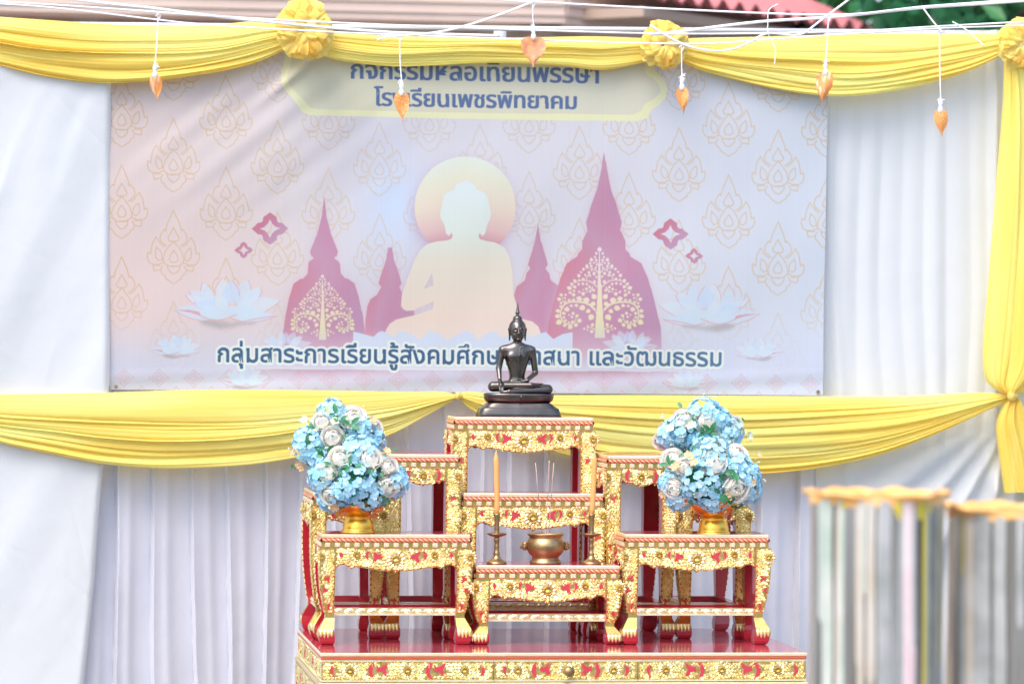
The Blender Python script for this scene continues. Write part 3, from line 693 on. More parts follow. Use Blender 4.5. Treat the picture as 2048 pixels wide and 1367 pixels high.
U_ = .001293                      # metres per photo pixel at the first row of tables
LEGP = [(0, 5, 32), (10, 0, 33), (22, 0, 31), (31, 0, 29), (42, 6, 30), (54, 13, 31), (64, 13, 30.5), (75, 10, 30), (95, 6, 30.5), (112, 3, 31), (135, .8, 31), (151, 0, 31)]
def leg_profile(hpx):
    "(z, outer inset, inner inset) in px for a leg hpx tall; tall legs get a longer straight shank"
    k = min(1, hpx / 195); lp = [(z * k if hpx < 195 else z, o, i) for z, o, i in LEGP]
    if hpx > 215: lp = [(z if z <= 75 else 75 + (z - 75) * (1 + (hpx - 195) / 160), o, i) for z, o, i in lp]
    return lp + [(hpx, 0, 31)]

def altar_table(x0, x1, yf, yb, z0, z1, label, seed, u=U_, side_reds=True):
    "carved gold and red stand: x0..x1 outer leg faces, front yf, back yb"
    W, Dp, Hh = x1 - x0, yb - yf, z1 - z0
    root = empty('altar_table', ((x0 + x1) / 2, (yf + yb) / 2, z0)); tag(root, label, 'altar table', 'carved gold tables of the altar')
    w2, d2 = W / 2, Dp / 2; i4 = 4 * u
    # top slab
    mb = MB(); mb.box(-w2 + i4, w2 - i4, -d2 + i4 * .4, d2 - i4 * .4, Hh - 8 * u, Hh, mats=[0, 0, 0, 0, 0, 1], bev=1.8 * u); mb.build('table_top', [GOLD_S, REDTOP], root)
    # twisted rope moulding and block moulding run round all four sides
    def ring(zc, rad, inset, mb, step):
        for (ax, ay, bx, by, nx, ny) in ((-w2 + inset, -d2 + inset, w2 - inset, -d2 + inset, 0, -1), (w2 - inset, -d2 + inset, w2 - inset, d2 - inset, 1, 0), (w2 - inset, d2 - inset, -w2 + inset, d2 - inset, 0, 1), (-w2 + inset, d2 - inset, -w2 + inset, -d2 + inset, -1, 0)):
            L = math.hypot(bx - ax, by - ay); n = max(4, int(L / step)); A = []
            for i in range(n + 1):
                f = i / n; row = []
                for j in range(7):
                    a = -PI / 2 + PI * j / 6; rr = rad * (.86 + .22 * abs(math.sin((i * .5 + j / 6 * 1.0) * PI / 2)))
                    row.append((ax + (bx - ax) * f + nx * math.cos(a) * rr, ay + (by - ay) * f + ny * math.cos(a) * rr, zc + math.sin(a) * rad))
                A.append(row)
            mb.grid(A, m=lambda i, j: 1 if (i + j) % 4 == 0 else 0)
    mb = MB(); ring(Hh - 12 * u, 4 * u, 5 * u, mb, 2.4 * u); mb.box(-w2 + 5 * u, w2 - 5 * u, -d2 + 5 * u, d2 - 5 * u, Hh - 16 * u, Hh - 8 * u, 0); mb.build('rope_moulding', [ORANGE, GOLD_S], root)
    mb = MB(); zt = Hh - 27.5 * u; mb.box(-w2 + 5 * u, w2 - 5 * u, -d2 + 5 * u, d2 - 5 * u, zt, Hh - 16 * u, 0)
    def blocks(n, along, face):
        for k in range(n):
            c = -1 + 2 * (k + .5) / n
            if along == 'x':
                x = c * (w2 - 6 * u); y = face * (d2 - 5 * u); q = (w2 - 6 * u) / n
                mb.box(x - q * .56, x + q * .56, min(y, y + face * 3.5 * u), max(y, y + face * 3.5 * u), zt + 1.2 * u, Hh - 17 * u, 1, bev=2.4 * u)
            else:
                y = c * (d2 - 6 * u); x = face * (w2 - 5 * u); q = (d2 - 6 * u) / n
                mb.box(min(x, x + face * 3.5 * u), max(x, x + face * 3.5 * u), y - q * .62, y + q * .62, zt + 1.2 * u, Hh - 17 * u, 1, bev=2.4 * u)
    nb = max(5, round(W / (21 * u))); nd = max(5, round(Dp / (21 * u)))
    for f in (-1, 1): blocks(nb, 'x', f); blocks(nd, 'y', f)
    mb.build('block_moulding', [GOLD_AN, GOLD_S], root)
    # aprons
    LB = 31 * u; zap = zt
    PRF = [(0, 46), (.03, 38), (.09, 33), (.17, 34), (.22, 38), (.27, 41.5), (.33, 37.5), (.45, 39), (.65, 43), (.85, 46.5), (.95, 44.5), (1, 50)]
    def apron(half, fm, name_seed, carved):
        mb = MB(); hw = half - LB + .0005
        dep = min(1, .62 + .38 * hw / (115 * u))
        rt = [((1 - t) * hw, -d * u * dep) for t, d in PRF]
        bot = [(-a, b) for a, b in rt] + [(a, b) for a, b in rt[::-1][1:]]
        poly = [(-hw, 0)] + bot + [(hw, 0)]
        mb.prism(poly, fm, -11 * u, 0, 2, 1)
        if carved:
            H_ = 23 * u; s = hw / (115 * u)
            if s > .55:
                fl = [(0, -H_ * 1.02, 20 * u), (-62 * u * s - 12 * u, -15 * u, 14 * u), (62 * u * s + 12 * u, -15 * u, 14 * u)]
                rd = [(-37 * u * s, -18 * u, 13 * u, -1), (37 * u * s, -18 * u, 13 * u, 1), (-54 * u * s, -15 * u, 9 * u, 2), (54 * u * s, -15 * u, 9 * u, -2), (-104 * u * s, -14 * u, 7 * u, 0), (104 * u * s, -14 * u, 7 * u, 0)]
            else:
                fl = [(0, -17 * u, 15 * u)]; rd = [(-hw * .66, -15 * u, 13 * u, 2), (hw * .66, -15 * u, 13 * u, -2)]
            carve(mb, fm, poly, fl, rd, 6.8 * u, seed * 13 + name_seed, [(a, b + 2.6 * u) for a, b in bot], 0)
        return mb.build('apron', [GOLD, REDG, GOLD_G], root)
    apron(w2, lambda a, b, h: (a, -d2 + 2 * u - h, zap + b), 1, True)
    apron(w2, lambda a, b, h: (-a, d2 - 2 * u + h, zap + b), 2, False)
    apron(d2, lambda a, b, h: (-w2 + 2 * u - h, -a, zap + b), 3, True)
    apron(d2, lambda a, b, h: (w2 - 2 * u + h, a, zap + b), 4, True)
    # legs with claw feet
    hp = zap / u; LP = leg_profile(hp); kz = LP[3][0]
    for sx in (-1, 1):
        for sy in (-1, 1):
            mb = MB(); ft = MB(); A = []
            X = lambda i: sx * (w2 - i * u); Yy = lambda i: sy * (d2 - i * u)
            def section(o, i, z): return [(X(o), Yy(o), z), (X(i), Yy(o), z), (X(i), Yy(i), z), (X(o), Yy(i), z)]
            def loft(mb, rows, m4):
                k = len(mb.v)
                for z, o, i in rows: mb.v += section(o, i, z * u)
                for n in range(len(rows) - 1):
                    for f in range(4):
                        mb.f.append((k + n * 4 + f, k + n * 4 + (f + 1) % 4, k + n * 4 + 4 + (f + 1) % 4, k + n * 4 + 4 + f)); mb.m.append(m4[f])
                mb.f.append((k, k + 1, k + 2, k + 3)); mb.m.append(m4[1]); e = k + 4 * len(rows) - 4
                mb.f.append((e, e + 1, e + 2, e + 3)); mb.m.append(m4[1])
            up = [q for q in LP if q[0] >= kz]
            fine = []
            for (za, oa, ia), (zb_, ob, ib) in zip(up[:-1], up[1:]):
                for t in np.arange(0, 1, .5): fine.append((za + (zb_ - za) * t, oa + (ob - oa) * t, ia + (ib - ia) * t))
            fine.append(up[-1])
            loft(mb, fine, [4 if sy < 0 else 3, 3, 3, 4])
            zs = [q[0] for q in LP]; zk = LP[6][0]
            oo = lambda z: np.interp(z, zs, [q[1] for q in LP]); ii = lambda z: np.interp(z, zs, [q[2] for q in LP])
            outl = [(oo(z) + .8, z) for z in np.linspace(zk, hp - .5, 14)] + [(ii(z) - .8, z) for z in np.linspace(hp - .5, zk, 14)]
            outl = [(a * u, b * u) for a, b in outl]
            innb = [((ii(z) - 2.2) * u, z * u) for z in np.linspace(zk, hp - 30, 12)]
            flw = [(4 * u, (hp - 19) * u, 15 * u)]; rd = [(16 * u, (hp - 62) * u, 8 * u, 1)] if hp > 150 else [(16 * u, (hp - 70) * u, 6 * u, 0)]
            if hp > 150: rd += [(20 * u, (zk + 12) * u, 7 * u, 2), (11 * u, (hp * .5 + 12) * u, 7 * u, -1)]
            def fmx(a, b, h): return (sx * (w2 - a), -d2 + oo(b / u) * u - h, b)
            def fmy(a, b, h): return (sx * (w2 - oo(b / u) * u + h), sy * (d2 - a), b)
            if sy < 0: carve(mb, fmx, outl, flw, rd, 6.4 * u, seed * 7 + sx, innb, 99)
            carve(mb, fmy, outl, flw, rd, 6.4 * u, seed * 5 + sx + sy, innb, 99)
            lg = mb.build('leg', [GOLD, REDG, GOLD_G, RED, GOLD_AN], root)
            low = [q for q in LP if q[0] <= kz]; rows = []
            for z, o, i in [(0, 8, 29), (3, 4, 31), (8, 1.5, 32), (14, .5, 32), (22, 0, 31), (kz, 0, 29)]:
                rows.append((z, o, i))
            loft(ft, rows, [1, 1, 1, 1])
            for face in ((0, 1) if sy < 0 else (1,)):
                for q in range(4):
                    a = 3.6 + q * 7.2
                    for (z, rw, dd) in ((kz - 2, 3.9, 1.6), (kz - 9, 3.9, 2.4), (kz - 15, 3.0, 2.2), (kz - 21 + abs(q - 1.5) * 1.5, .6, .5)):
                        pass
                    zz = [kz + .5, kz - 4, kz - 9, kz - 13, kz - 18 + abs(q - 1.5) * 2.5]; ww = [3.2, 3.7, 3.5, 2.5, .4]; dd = [.6, 2.2, 2.8, 2.2, .4]
                    fm = fmx if face == 0 else fmy; G = []
                    for z, w_, d_ in zip(zz, ww, dd): G.append([fm((a + w_ * c) * u, z * u, (d_ * math.sqrt(max(0, 1 - c * c)) + .25) * u) for c in (-1, -.6, 0, .6, 1)])
                    ft.grid(G, m=0)
            ft.build('foot', [GOLD, RED], lg, smooth=False)
    # stretchers
    zs_ = 58 * u if hp > 150 else 46 * u; ze = zs_ + 15 * u
    def stretcher(face, along):
        mb = MB(); half = (w2 if along == 'x' else d2) - 26 * u; dd = (d2 if along == 'x' else w2) - 19 * u
        if along == 'x': fm = lambda a, b, h: (a, face * (dd + h), b)
        else: fm = lambda a, b, h: (face * (dd + h), a, b)
        mb.prism([(-half, zs_), (half, zs_), (half, ze), (-half, ze)], fm, -16 * u, 0, 0 if not (along == 'x' and face > 0) else 1, 1)
        if not (along == 'x' and face > 0):
            mb.prism([(-half, zs_), (half, zs_), (half, zs_ + 3 * u), (-half, zs_ + 3 * u)], fm, .0002, 2 * u, 2)
            n = max(3, int(2 * half / (22 * u)))
            for k in range(n):
                c = -half + (k + .5) * 2 * half / n; sg = 1 if c < 0 else -1
                leaf(mb, fm, c - sg * 10 * u, zs_ + 6 * u, 0.28 if sg > 0 else PI - .28, 20 * u, 10 * u, 3 * u, 2)
                leaf(mb, fm, c - sg * 4 * u, zs_ + 5.5 * u, .9 if sg > 0 else PI - .9, 10 * u, 5 * u, 2.4 * u, 2)
                leaf(mb, fm, c + sg * 4 * u, zs_ + 12 * u, -.5 if sg > 0 else PI + .5, 9 * u, 5 * u, 2.4 * u, 2)
        mb.build('stretcher', [GOLD, RED, GOLD_S], root)
    stretcher(-1, 'x'); stretcher(1, 'x'); stretcher(-1, 'y'); stretcher(1, 'y')
    return root

YB0, Y2, Y3, YBK = -.235, .19, .35, .545
def X(u, v, Y): return P(u, v, Y).x
def Zt(u, v, Y): return P(u, v, Y).z
zb = ZB
altar_table(X(639, 1180, 0), X(944, 1180, 0), 0, .18, zb, Zt(790, 1068, 0), 'carved gold front table on the left, holding a round blue and white bouquet', 1)
altar_table(X(947.5, 1200, 0), X(1243.5, 1200, 0), 0, .18, zb, Zt(1095, 1130, 0), 'lowest carved gold table at front centre under the brass incense pot', 2)
altar_table(X(1246, 1180, 0), X(1541, 1180, 0), 0, .18, zb, Zt(1390, 1068, 0), 'carved gold front table on the right, beside the blurred tin moulds', 3)
zm = Zt(1060, 986, Y2); zt_ = Zt(850, 908, Y2)
altar_table(X(622, 1100, Y2), X(770.5, 1100, Y2), Y2, Y2 + .32, zb, zm, 'narrow carved gold table at the far left end of the middle row', 4)
altar_table(X(772, 1000, Y2), X(921, 1000, Y2), Y2, Y2 + .32, zb, zt_, 'tall narrow carved gold table left of the tiered centre', 5)
altar_table(X(922.5, 1050, Y2), X(1210.5, 1050, Y2), Y2, Y2 + .14, zb, zm, 'wide carved gold table in the middle, behind the two orange candles', 6)
altar_table(X(1212, 1000, Y2), X(1353.5, 1000, Y2), Y2, Y2 + .32, zb, zt_, 'tall narrow carved gold table right of the tiered centre', 7)
altar_table(X(1355, 1100, Y2), X(1501, 1100, Y2), Y2, Y2 + .32, zb, zm, 'narrow carved gold table at the far right end of the middle row', 8)
ztop = Zt(1040, 834, Y3)
altar_table(X(905.5, 930, Y3), X(1190, 930, Y3), Y3, Y3 + .18, zb, ztop, 'highest carved gold table with the dark bronze statue on top', 9)

# ------------------------------------------------------------------ altar base
def base_table():
    u = U_; x0, x1 = X(641, 1306, YB0), X(1615, 1306, YB0); yf, yb = YB0, YBK
    root = empty('altar_platform', ((x0 + x1) / 2, (yf + yb) / 2, 0)); tag(root, 'broad red topped base table with carved gold front and one drawer', 'altar table')
    w2, d2 = (x1 - x0) / 2, (yb - yf) / 2; Hh = zb
    mb = MB(); mb.box(-w2, w2, -d2, d2, Hh - 7 * u, Hh, mats=[0, 0, 0, 0, 0, 1], bev=1.5 * u); mb.build('table_top', [GOLD_S, REDTOP], root)
    mb = MB(); mb.box(-w2 + 1 * u, w2 - 1 * u, -d2 + 1 * u, d2 - 1 * u, Hh - 13 * u, Hh - 7 * u, 0, bev=2 * u); mb.box(-w2 + 4 * u, w2 - 4 * u, -d2 + 4 * u, d2 - 4 * u, Hh - 17 * u, Hh - 13 * u, 1); mb.build('moulding', [ORANGE, GOLD_S], root)
    zt, zl = Hh - 17 * u, Hh - 56 * u
    xd0, xd1 = X(988, 1340, YB0) - (x0 + x1) / 2, X(1276, 1340, YB0) - (x0 + x1) / 2
    hgt = (zt - zl)
    def panel(name, a0, a1, fm, seed, n, back=.02):
        mb = MB(); mb.prism([(a0, zl), (a1, zl), (a1, zt), (a0, zt)], fm, -back, 0, 2, 3)
        mb.prism([(a0, zl), (a1, zl), (a1, zl + 3.5 * u), (a0, zl + 3.5 * u)], fm, .0003, 2.5 * u, 3)
        fl, rd = [], []; q = (a1 - a0) / n; yc = (zt + zl) / 2 + 1 * u
        for k in range(n):
            c = a0 + (k + .5) * q; fl.append((c, yc, 16 * u))
        for k in range(n + 1):
            c = a0 + k * q; sg = 1 if c < 0 else -1
            if a0 + 10 * u < c < a1 - 10 * u:
                rd += [(c - sg * 14 * u, yc, 15 * u, 2 * sg), (c + sg * 8 * u, yc + 2 * u, 14 * u, 1 * sg)]
            elif k == 0: rd.append((a0 + 22 * u, yc, 11 * u, 2))
            else: rd.append((a1 - 22 * u, yc, 11 * u, -2))
        carve(mb, fm, [(a0 + u, zl + 4 * u), (a1 - u, zl + 4 * u), (a1 - u, zt - u), (a0 + u, zt - u)], fl, rd, 6.8 * u, seed, None, 0)
        return mb.build(name, [GOLD, REDG, GOLD_G, GOLD_S], root)
    ff = lambda a, b, h: (a, -d2 + 3 * u - h, b)
    panel('front_panel', -w2 + 2.2 * u, xd0 - .6 * u, ff, 71, 3); panel('front_panel', xd1 + .6 * u, w2 - 2.2 * u, ff, 72, 3)
    dr = panel('drawer', xd0 + .6 * u, xd1 - .6 * u, lambda a, b, h: (a, -d2 + 2.4 * u - h, b), 73, 3)
    kb = MB(); kx = X(1136, 1343, YB0) - (x0 + x1) / 2
    prof = [(.003, 0), (.006, .002), (.005, .008), (.009, .011), (.0135, .016), (.0135, .020), (.010, .0245), (.004, .0265), (.0005, .027)]
    pts = []
    for r_, z in prof: pts.append([(kx + r_ * math.cos(a), -d2 - z, (zt + zl) / 2 + 1 * u + r_ * math.sin(a)) for a in np.linspace(0, 2 * PI, 25)])
    kb.grid(pts); kb.build('knob', BRASS, dr, True)
    panel('side_panel', -d2 + 6 * u, d2 - 3 * u - .021, lambda a, b, h: (-w2 + 3 * u - h, -a, b), 74, 3); panel('side_panel', -d2 + 3 * u + .021, d2 - 6 * u, lambda a, b, h: (w2 - 3 * u + h, a, b), 75, 3)
    mb = MB(); mb.box(-w2 + 20 * u, w2 - 20 * u, d2 - 20 * u, d2 - 7 * u, zl, zt, 0); mb.build('back_panel', RED, root)
    # plinth moulding below the frieze steps outward
    mb = MB(); z = zl
    mb.box(-w2 - 4 * u, w2 + 4 * u, -d2 - 4 * u, d2, z - 12 * u, z - .002, 0, bev=3 * u); mb.build('plinth_moulding', [GOLD], root)
    zk = z - 12 * u
    def low(half, fm, seed):
        mb = MB(); t = np.linspace(-1, 1, 41); bot = [(half * q, zk - (50 + 14 * math.cos(q * PI * 6)) * u) for q in t]
        poly = [(-half, zk)] + bot + [(half, zk)]
        mb.prism(poly, fm, -.02, 0, 2, 1)
        nf = 7 if half > .5 else 4
        carve(mb, fm, poly, [(half * (2 * (k + .5) / nf - 1), zk - 24 * u, 17 * u) for k in range(nf)], [(half * (2 * (k + 1) / nf - 1), zk - 22 * u, 14 * u, 1) for k in range(nf - 1)], 8.5 * u, seed, bot, 0)
        mb.build('apron', [GOLD, REDG, GOLD_G], root)
    low(w2 + 2 * u, lambda a, b, h: (a, -d2 - 2 * u - h, b), 81); low(d2 - 3 * u, lambda a, b, h: (-w2 - 2 * u - h, -a, b), 82); low(d2 - 3 * u, lambda a, b, h: (w2 + 2 * u + h, a, b), 83)
    for sx in (-1, 1):
        for sy in (-1, 1):
            mb = MB(); A = []
            for z_, o, i in ((zk - .002, 3, 75), (zk * .8, -1, 78), (zk * .5, 12, 70), (zk * .3, 30, 80), (zk * .18, 12, 85), (zk * .08, 0, 90), (0, 4, 84)):
                cx, cy = sx * (w2 + 2 * u - (o + i) / 2 * u), sy * (d2 - (o + i) / 2 * u) ; r_ = (i - o) / 2 * u
                A.append([(cx + r_ * a, cy + r_ * b, z_) for a, b in ((-1, -1), (1, -1), (1, 1), (-1, 1), (-1, -1))])
            mb.grid(A, m=lambda i, j: 0 if i < 4 else 1); mb.build('leg', [GOLD, RED], root)
    return root
base_table()

# ------------------------------------------------------------------ bronze statue
def sdf_mesh(prims, lo, hi, h):
    lo = np.array(lo, float); n = np.ceil((np.array(hi) - lo) / h).astype(int) + 1
    F = np.full(n, 9.0, np.float32)
    ax = [lo[i] + h * np.arange(n[i]) for i in range(3)]
    for pr in prims:
        k = pr[-1]; pad = 3 + 2 * k
        if pr[0] == 'c':
            a, b, ra, rb = np.array(pr[1], float), np.array(pr[2], float), pr[3], pr[4]
            l, u = np.minimum(a - ra, b - rb) - pad, np.maximum(a + ra, b + rb) + pad
        else:
            c, r = np.array(pr[1], float), np.array(pr[2], float); l, u = c - r - pad, c + r + pad
        i0 = np.clip(np.floor((l - lo) / h).astype(int), 0, n); i1 = np.clip(np.ceil((u - lo) / h).astype(int) + 1, 0, n)
        sl_ = tuple(slice(i0[i], i1[i]) for i in range(3))
        x, y, z = np.meshgrid(*(ax[i][sl_[i]] for i in range(3)), indexing='ij')
        if pr[0] == 'c':
            d = b - a; t = np.clip(((x - a[0]) * d[0] + (y - a[1]) * d[1] + (z - a[2]) * d[2]) / max(d @ d, 1e-9), 0, 1)
            q = np.sqrt((x - a[0] - t * d[0]) ** 2 + (y - a[1] - t * d[1]) ** 2 + (z - a[2] - t * d[2]) ** 2) - (ra + (rb - ra) * t)
        else:
            k0 = np.sqrt(((x - c[0]) / r[0]) ** 2 + ((y - c[1]) / r[1]) ** 2 + ((z - c[2]) / r[2]) ** 2)
            k1 = np.sqrt(((x - c[0]) / r[0] ** 2) ** 2 + ((y - c[1]) / r[1] ** 2) ** 2 + ((z - c[2]) / r[2] ** 2) ** 2)
            q = k0 * (k0 - 1) / np.maximum(k1, 1e-6)
        f = F[sl_]
        if pr[0] == 't':
            tz, tx, ty = np.array(pr[3]).T; rx = np.interp(z, tz, tx); ry = np.interp(z, tz, ty); q = np.maximum((np.sqrt((x / rx) ** 2 + ((y - 2) / ry) ** 2) - 1) * np.minimum(rx, ry), np.abs(z - (tz[0] + tz[-1]) / 2) - (tz[-1] - tz[0]) / 2)
        if pr[0] == 's': F[sl_] = np.maximum(f, -q); continue
        g = np.clip(.5 + .5 * (f - q) / k, 0, 1); F[sl_] = f * (1 - g) + q * g - k * g * (1 - g)
    # surface nets
    s = F < 0; n = np.array(F.shape); m = n - 1
    cnt = np.zeros(m, int); acc = np.zeros((*m, 3))
    C = [(i, j, k) for i in (0, 1) for j in (0, 1) for k in (0, 1)]
    sub = lambda A, c: A[c[0]:c[0] + m[0], c[1]:c[1] + m[1], c[2]:c[2] + m[2]]
    for a in range(8):
        for b in range(a + 1, 8):
            if sum(abs(C[a][q] - C[b][q]) for q in range(3)) != 1: continue
            fa, fb = sub(F, C[a]), sub(F, C[b]); cr = (fa < 0) != (fb < 0)
            t = np.where(cr, fa / np.where(fa - fb == 0, 1, fa - fb), 0)
            for q in range(3): acc[..., q] += np.where(cr, C[a][q] + t * (C[b][q] - C[a][q]), 0)
            cnt += cr
    act = cnt > 0; idx = np.full(m, -1); idx[act] = np.arange(act.sum())
    cell = np.argwhere(act); V = lo + h * (cell + acc[act] / cnt[act][:, None])
    quads = []
    for d in range(3):
        e = [0, 0, 0]; e[d] = 1; u, v = (d + 1) % 3, (d + 2) % 3
        A = s[:n[0] - e[0], :n[1] - e[1], :n[2] - e[2]]; B = s[e[0]:, e[1]:, e[2]:]
        ed = np.argwhere(A != B); ed = ed[(ed[:, u] > 0) & (ed[:, v] > 0) & (ed[:, u] < m[u]) & (ed[:, v] < m[v])]
        def off(a, b): o = ed.copy(); o[:, u] -= a; o[:, v] -= b; return idx[o[:, 0], o[:, 1], o[:, 2]]
        q = np.stack([off(0, 0), off(1, 0), off(1, 1), off(0, 1)], 1)
        fl = A[ed[:, 0], ed[:, 1], ed[:, 2]]; q[~fl] = q[~fl][:, ::-1]; quads.append(q)
    return V, np.concatenate(quads)

YST = Y3 + .085; us_ = px(YST)
st = empty('seated_statue', P(1037, 829, YST)); st.location.z = ztop
tag(st, 'dark bronze seated statue with a pointed finial, on the highest table', 'statue')
def m2(l): return l + [tuple([p[0]] + [tuple([-q[0], *q[1:]]) if isinstance(q, tuple) else q for q in p[1:]]) for p in l]
tz = np.linspace(58, 151, 40); tp = np.array([(56, 19, 14), (64, 18.5, 13.5), (70, 18, 13), (78, 16, 11.5), (84, 16, 11.5), (92, 17.5, 12), (102, 20.5, 12.8), (114, 24.5, 13.6), (124, 27, 13.6), (132, 27.5, 12.6), (139, 22, 11), (145, 13, 9), (152, 8, 7)])
fig = [('t', (0, 2, 104), (30, 16, 48), [(a, np.interp(a, tp[:, 0], tp[:, 1]), np.interp(a, tp[:, 0], tp[:, 2])) for a in tz], 3)]
fig += m2([('e', (-10.5, -7.6, 121), (10, 4.6, 7.5), 5), ('c', (-8, 3, 137.5), (-28, 3, 134.5), 8, 8.6, 5), ('c', (-5, 3, 146), (-24, 3, 138.5), 4, 5.5, 4)])
fig += [('c', (0, 2, 138), (0, 1, 157), 8.6, 7.6, 3)]
fig += [('c', (-30.5, 3, 134), (-37.5, 1, 97), 7.6, 5.8, 2.5), ('c', (-37.5, 1, 97), (-37.2, -14, 73), 5.8, 4.1, 2), ('c', (-37, -18, 71), (-36.5, -28, 63), 4.6, 4.3, 2)]
for k in range(4): fig.append(('c', (-40.3 + 2.55 * k, -29, 62), (-39.6 + 2.3 * k, -33, 51 + abs(k - 1.4) * 1.2), 1.45, 1.1, .8))
fig += [('c', (-33, -25, 66), (-30, -30, 58), 1.6, 1.2, .8)]
fig += [('c', (30.5, 3, 134), (37, 1, 90), 7.6, 6, 2.5), ('c', (37, 1, 88), (18, -20, 74), 5.7, 4.2, 2), ('c', (18, -21, 73), (4, -22, 70.5), 4.2, 3.6, 2)]
for k in range(4): fig.append(('c', (4, -18.5 - 2.3 * k, 71), (-13 + abs(k - 1.2) * 1.6, -18 - 2.3 * k, 71.5), 1.5, 1.1, .8))
fig += [('c', (8, -18, 75), (-1, -18, 76), 1.6, 1.2, .8)]
fig += [('e', (0, -2, 57), (44, 20, 11), 5), ('c', (14, 0, 58), (61, -14, 56), 11, 9.6, 3), ('c', (61, -16, 55), (-20, -33, 50.5), 9.4, 5.6, 1.5), ('c', (-20, -33, 50.5), (-36, -31, 49), 5, 2.6, 1.5),
        ('c', (-12, 0, 62), (-51, -12, 60), 11.5, 10, 3), ('c', (-51, -15, 61), (24, -30, 64), 9.6, 5.4, 1.5), ('c', (24, -30, 64.5), (45, -25, 66), 4.6, 2.4, 1.5)]
for k in range(4): fig.append(('c', (40, -28 + 2 * k, 65.5), (49 - k, -26 + 2 * k, 67.5), 1.4, 1, .8))
fig += [('e', (0, 0, 173), (15, 16.5, 20), 3), ('e', (0, -3, 162), (11.5, 12, 11.5), 4), ('e', (0, 4, 180), (17.2, 17, 17), .8), ('e', (0, 3.5, 197), (9.4, 9.4, 8), 2.5),
        ('c', (0, 3.5, 203), (0, 3.5, 209.5), 2.6, 4.3, 1.2), ('c', (0, 3.5, 209.5), (0, 3.5, 219), 4.3, 2.2, 1), ('c', (0, 3.5, 219), (0, 3.5, 233), 2.2, .35, 1)]
fig += m2([('c', (-16.8, 3, 177), (-15.6, 2.5, 158), 2.6, 1.7, 1), ('c', (-15.6, 2.5, 160), (-16.2, 2.5, 154), 1.8, 1.4, 1), ('e', (-6, -14.4, 171.5), (4.2, 2.2, 2.0), .9),
           ('c', (-1.6, -16.9, 175.5), (-5.5, -16.4, 178.3), 1.1, 1.0, .9), ('c', (-5.5, -16.4, 178.3), (-10.5, -12.6, 175.5), 1.0, .7, .9), ('e', (-6.5, -10.5, 164), (4.5, 4, 5), 2)])
fig += [('c', (0, -17, 176), (0, -19.6, 167.2), 1.1, 2.0, 1), ('e', (0, -16.6, 166.8), (3.0, 1.9, 1.5), .8), ('c', (-3.8, -14.6, 162.6), (3.8, -14.6, 162.6), 1.1, 1.1, .6), ('c', (-2.8, -14.4, 160.2), (2.8, -14.4, 160.2), 1.3, 1.3, .6), ('e', (0, -12.4, 155.8), (4.4, 3.6, 3.2), 1.5)]
for xo in (2.5, 7): fig += [('c', (xo + 3, -9.5, 141), (xo + .8, -12.6, 124), .9, .9, .8), ('c', (xo + .8, -12.6, 124), (xo - .5, -11.6, 98), .9, .9, .8), ('c', (xo - .5, -11.6, 98), (xo - 1, -12.4, 72), .9, .9, .8)]
fig += [('c', (10, -6.5, 143), (-4, -11.8, 122), .8, .8, .8), ('c', (-4, -11.8, 122), (-19, -9.5, 106), .8, .8, .8)]
fig += m2([('c', (-8, -30 + 8, 152), (-8, -22, 151), .01, .01, .1)])[:0]
SV, SF = sdf_mesh(fig, (-76, -44, 40), (76, 26, 237), .8)
SV = SV + np.array([-3.5, 0, 0])
me = bpy.data.meshes.new('figure'); me.from_pydata((SV * us_).tolist(), [], SF.tolist()); me.polygons.foreach_set('use_smooth', [True] * len(SF)); me.materials.append(BRONZE); me.update()
fo = bpy.data.objects.new('figure', me); COL.objects.link(fo); fo.parent = st
sm_ = fo.modifiers.new('soften', 'SMOOTH'); sm_.factor = .5; sm_.iterations = 2
def stadium(mb, rows, n=64, e=3.2, m=0):
    A = []
    for z, hw, hd in rows:
        A.append([(hw * us_ * math.copysign(abs(math.cos(a)) ** (2 / e), math.cos(a)), hd * us_ * math.copysign(abs(math.sin(a)) ** (2 / e), math.sin(a)), z * us_) for a in np.linspace(0, 2 * PI, n + 1)])
    mb.grid(A, m)
    o = len(mb.v); mb.v += A[-1][:-1]; mb.f.append(tuple(range(o, o + n))); mb.m.append(m)
mb = MB(); stadium(mb, [(0, 84, 40), (1.5, 84.5, 40.5), (8, 82.5, 39.5), (16, 79.5, 37.5), (17.2, 78.6, 37), (17.6, 77, 36.4), (20, 73, 35), (24, 67.5, 33), (26.5, 65, 32), (27.5, 63.5, 31)], e=7); mb.build('pedestal', BRONZE, st, True)
mb = MB(); stadium(mb, [(27, 62, 31), (28.5, 63, 31.5), (29.5, 65.5, 33), (33, 69, 36), (39, 71, 38), (44, 71.5, 38.5), (46.5, 71, 38), (46.8, 69, 36.5), (44.8, 62, 30), (44.5, 30, 12)], e=2.6)
for k in (-1, 1): pass
mb.tube([(0, -38.6 * us_, 44 * us_), (0, -39.4 * us_, 40 * us_), (0, -37 * us_, 33 * us_), (0, -32.5 * us_, 29 * us_)], [1.6 * us_, 2.2 * us_, 1.8 * us_, 1.2 * us_], 8)
mb.build('lotus_seat', BRONZE, st, True)

